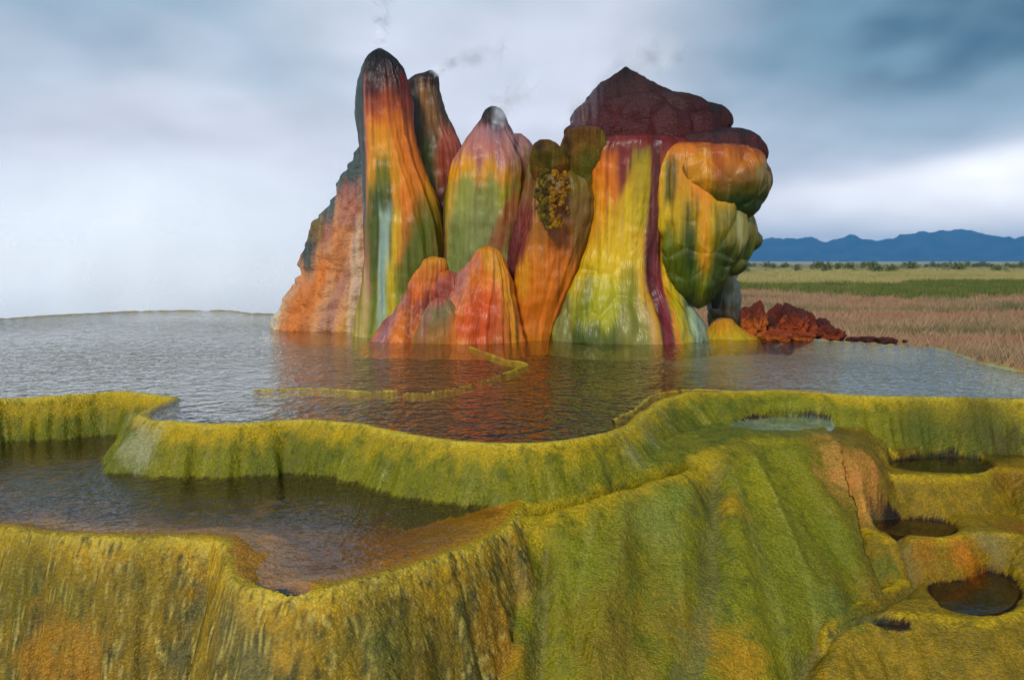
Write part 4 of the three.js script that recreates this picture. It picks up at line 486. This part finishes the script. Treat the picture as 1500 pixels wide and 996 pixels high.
// ---------------------------------------------------------------- grass and shrubs on the plain
console.log('grass');
{
  const blades = (n, hgt, spread, seed) => { const r = rng(seed), pos = [], idx = []; for (let i = 0; i < n; i++) { const a = r() * 6.283, q = Math.sqrt(r()) * spread, x = Math.cos(a) * q, z = Math.sin(a) * q, b = r() * 6.283, w = 0.006 + r() * 0.008, h = hgt * (0.5 + r() * 0.5), lx = (r() - 0.5) * h * 0.8, lz = (r() - 0.5) * h * 0.8; const k = pos.length / 3; pos.push(x - Math.cos(b) * w, 0, z - Math.sin(b) * w, x + Math.cos(b) * w, 0, z + Math.sin(b) * w, x + lx * 0.4, h * 0.6, z + lz * 0.4, x + lx, h, z + lz); idx.push(k, k + 1, k + 2, k + 1, k + 3, k + 2); } const g = new THREE.BufferGeometry(); g.setAttribute('position', new THREE.Float32BufferAttribute(pos, 3)); g.setIndex(idx); g.computeVertexNormals(); return g; };
  const r = rng(5), M = new THREE.Matrix4(), Q = new THREE.Quaternion(), V = new THREE.Vector3(), Sc = new THREE.Vector3();
  const field = (name, label, n, geom, where, colour) => { const im = new THREE.InstancedMesh(geom, new THREE.MeshStandardMaterial({ roughness: 0.9, side: THREE.DoubleSide }), n); im.name = name; im.castShadow = im.receiveShadow = true; const cc = new THREE.Color(); for (let i = 0; i < n; i++) { const [x, z, s] = where(); Q.setFromAxisAngle(V.set(0, 1, 0), r() * 6.283); M.compose(new THREE.Vector3(x, PLAIN - 0.03, z), Q, Sc.set(s, s * (0.7 + r() * 0.5), s)); im.setMatrixAt(i, M); const c = colour(x, z); cc.setRGB(...c); im.setColorAt(i, cc); } scene.add(im); tag(im, label, 'grass', null, 'stuff'); };
  const tuft = blades(26, 0.34, 0.2, 3);
  const inView = (d0, d1, pw) => { const d = d0 * Math.pow(d1 / d0, Math.pow(r(), pw)); const x = mix(-0.05, 0.85, r()) * d; return [x, -d]; };
  field('dry_grass', 'dry tan and pinkish grass covering the near plain', 26000, tuft, () => { const [x, z] = inView(11, 60, 0.75); return [x, z, 0.6 + r() * 0.7]; }, (x, z) => { const n = fbm(x * 0.12, 1, z * 0.3, 3), v = r(); let c = cmix(C(186, 150, 118), C(144, 120, 88), v); c = cmix(c, C(172, 122, 98), sst(0, 0.3, n) * 0.8); return cmix(c, C(104, 100, 64), sst(0.0, 0.3, -n) * 0.9); });
  field('green_sedge', 'band of green sedge across the plain', 9000, blades(26, 0.5, 0.3, 4), () => { const [x] = inView(44, 66, 1); let d = 44 + 20 * r(); const xx = mix(-0.05, 0.85, r()) * d; d += fbm(xx * 0.06, 2, 1, 3) * 40; return [xx, -d, 0.6 + r() * 0.6]; }, () => cmix(C(112, 120, 48), C(78, 90, 36), r()));
  field('pale_grass', 'pale straw grass beyond the green band', 9000, blades(20, 0.4, 0.4, 6), () => { const d = 66 * Math.pow(3, r()); return [mix(-0.05, 0.85, r()) * d, -d, 0.8 + r() * 0.6]; }, (x, z) => cmix(C(176, 160, 104), C(120, 122, 66), sst(0, 0.4, fbm(x * 0.05, 4, z * 0.1, 3) + 0.3 * (r() - 0.5))));
  // shrubs far out
  const leafy = seed => { const q = rng(seed), pos = [], idx = [], col = []; for (let i = 0; i < 420; i++) { const a = q() * 6.283, u = q(), rr = Math.pow(q(), 0.5), y = 0.12 + 0.9 * u, rad = rr * (0.9 - 0.45 * u) * (0.75 + 0.35 * Math.sin(a * 3 + seed)); const c = [Math.cos(a) * rad, y * (0.8 + 0.2 * Math.cos(a * 2 + seed)), Math.sin(a) * rad], k = pos.length / 3, s = 0.06 + q() * 0.07; for (let v = 0; v < 3; v++) pos.push(c[0] + (q() - 0.5) * 2 * s, c[1] + (q() - 0.5) * 2 * s, c[2] + (q() - 0.5) * 2 * s); const cc = cmix(C(70, 86, 36), C(112, 118, 54), q()); for (let v = 0; v < 3; v++) col.push(...cc); idx.push(k, k + 1, k + 2); } return geo(pos, col, idx); };
  const stem = new THREE.CylinderGeometry(0.02, 0.05, 0.6, 6); stem.translate(0, 0.3, 0);
  const leafMat = new THREE.MeshPhysicalMaterial({ vertexColors: true, roughness: 0.9, side: THREE.DoubleSide }), stemMat = new THREE.MeshStandardMaterial({ color: new THREE.Color(0.08, 0.06, 0.04), roughness: 1 });
  const kinds = [leafy(1), leafy(2), leafy(3)]; let k = 0;
  for (let i = 0; i < 46; i++) { const px = 1095 + (i / 46) * 420 + (r() - 0.5) * 16, d = 120 + r() * 170, p = atDepth(px, 390, d); const s = 1.0 + r() * 1.1; const o = new THREE.Group(); o.name = i ? 'shrub_' + String(i).padStart(3, '0') : 'shrub'; o.position.set(p[0], PLAIN - 0.05, p[2]); o.rotation.y = r() * 6; o.scale.set(s * (1.2 + r()), s, s * 1.2); scene.add(o); put('foliage', kinds[i % 3], leafMat, o); put('stem', stem, stemMat, o); tag(o, 'small green shrub on the plain below the blue hills', 'shrub', 'shrubs scattered over the far plain'); }
}

// ---------------------------------------------------------------- steam and spray: soft flecks of vapour through the plume's volume
{
  const vapour = new THREE.MeshStandardMaterial({ color: 0xffffff, roughness: 1, vertexColors: true, transparent: true, opacity: 1, side: THREE.DoubleSide, depthWrite: false });
  const plume = (name, label, n, seed, place, size, alpha) => { const r = rng(seed), pos = [], col = [], idx = []; for (let i = 0; i < n; i++) { const t = r(), [c, s0] = place(t, r), s = s0 * (0.6 + 0.8 * r()); const u = new THREE.Vector3(r() - 0.5, r() - 0.5, r() - 0.5).normalize(), v = new THREE.Vector3(r() - 0.5, r() - 0.5, r() - 0.5).cross(u).normalize(); const k = pos.length / 3, a = alpha * (0.5 + r()) * (1 - 0.6 * t); const rings = [[0, 1], [0.3, 0.8], [0.6, 0.36], [0.85, 0.07], [1, 0]]; const seg = 14; pos.push(...c); col.push(0.8, 0.82, 0.87, a);
      for (let q = 1; q < 5; q++) for (let j = 0; j < seg; j++) { const g = j / seg * 6.2832, x = Math.cos(g) * rings[q][0] * s, y = Math.sin(g) * rings[q][0] * s; pos.push(c[0] + u.x * x + v.x * y, c[1] + u.y * x + v.y * y, c[2] + u.z * x + v.z * y); col.push(0.8, 0.82, 0.87, a * rings[q][1]); }
      for (let j = 0; j < seg; j++) { const b = (j + 1) % seg; idx.push(k, k + 1 + j, k + 1 + b); for (let q = 0; q < 3; q++) { const A = k + 1 + q * seg + j, B = k + 1 + q * seg + b; idx.push(A, A + seg, B, B, A + seg, B + seg); } } }
    const g = new THREE.BufferGeometry(); g.setAttribute('position', new THREE.Float32BufferAttribute(pos, 3)); g.setAttribute('color', new THREE.Float32BufferAttribute(col, 4)); g.setIndex(idx); g.computeVertexNormals(); const m = put(name, g, vapour); tag(m, label, 'steam', null, 'stuff'); m.castShadow = false; return m; };
  const rise = (px, py, D, h, drift, w) => (t, r) => { const p = atDepth(px, py, D), q = w * (0.3 + t); return [[p[0] + drift * t * t + (r() - 0.5) * q, p[1] + h * t, p[2] + (r() - 0.5) * q], 0.03 + 0.1 * t]; };
  plume('steam_plume', 'thin column of steam rising from the tallest spire', 50, 3, rise(557, 74, 6.35, 0.6, 0.05, 0.12), 0, 0.22);
  plume('steam_plume_001', 'steam drifting off the slanted second spire', 50, 5, rise(638, 112, 6.7, 0.22, 0.6, 0.14), 0, 0.24);
  plume('steam_plume_002', 'steam wisp curling over the middle spire', 60, 7, rise(728, 190, 6.15, 0.35, 0.25, 0.2), 0, 0.2);
  plume('steam_plume_003', 'steam drifting around the dark domed cap', 80, 9, (t, r) => { const p = atDepth(mix(835, 990, t), mix(195, 80, Math.min(1, t * 1.5)), 6.5); return [[p[0] + (r() - 0.5) * 0.2, p[1] + (r() - 0.5) * 0.12, p[2] + (r() - 0.5) * 0.5], 0.1 + 0.1 * r()]; }, 0, 0.2);
  const sheets = []; [10.9, 12.5, 15, 18, 22, 27, 33, 40].forEach((d, k) => { const nu = 110, nv = 34, pos = [], col = []; for (let j = 0; j < nv; j++) for (let i = 0; i < nu; i++) { const u = i / (nu - 1), v = j / (nv - 1), a = mix(-0.95, -0.12, u), bx = a * d, by = mix(-0.9, 0.6 + 0.2 * d, v), n = fbm(bx * 3 / d + k * 7, by * 3 / d, k, 3), n2 = fbm(bx * 9 / d, by * 7 / d + k, 4, 3); pos.push(bx, by, -d - 2.2 * n * d / 20 - 0.15 * d * v); const al = 0.36 * sst(0, 0.18, u) * sst(1, 0.72, u) * sst(0, 0.12, v) * sst(1, 0.3, v) * clamp(0.75 + 1.1 * n + 0.5 * n2); col.push(0.8, 0.82, 0.87, al); }
    const g = new THREE.BufferGeometry(); g.setAttribute('position', new THREE.Float32BufferAttribute(pos, 3)); g.setAttribute('color', new THREE.Float32BufferAttribute(col, 4)); g.setIndex(gridIndex(nu, nv, false)); g.computeVertexNormals(); sheets.push(g); });
  tag(put('steam_bank', mergeGeometries(sheets), vapour), 'low pale bank of steam beyond the far rim of the pool', 'steam', null, 'stuff').castShadow = false;
}
renderer.render(scene, camera);
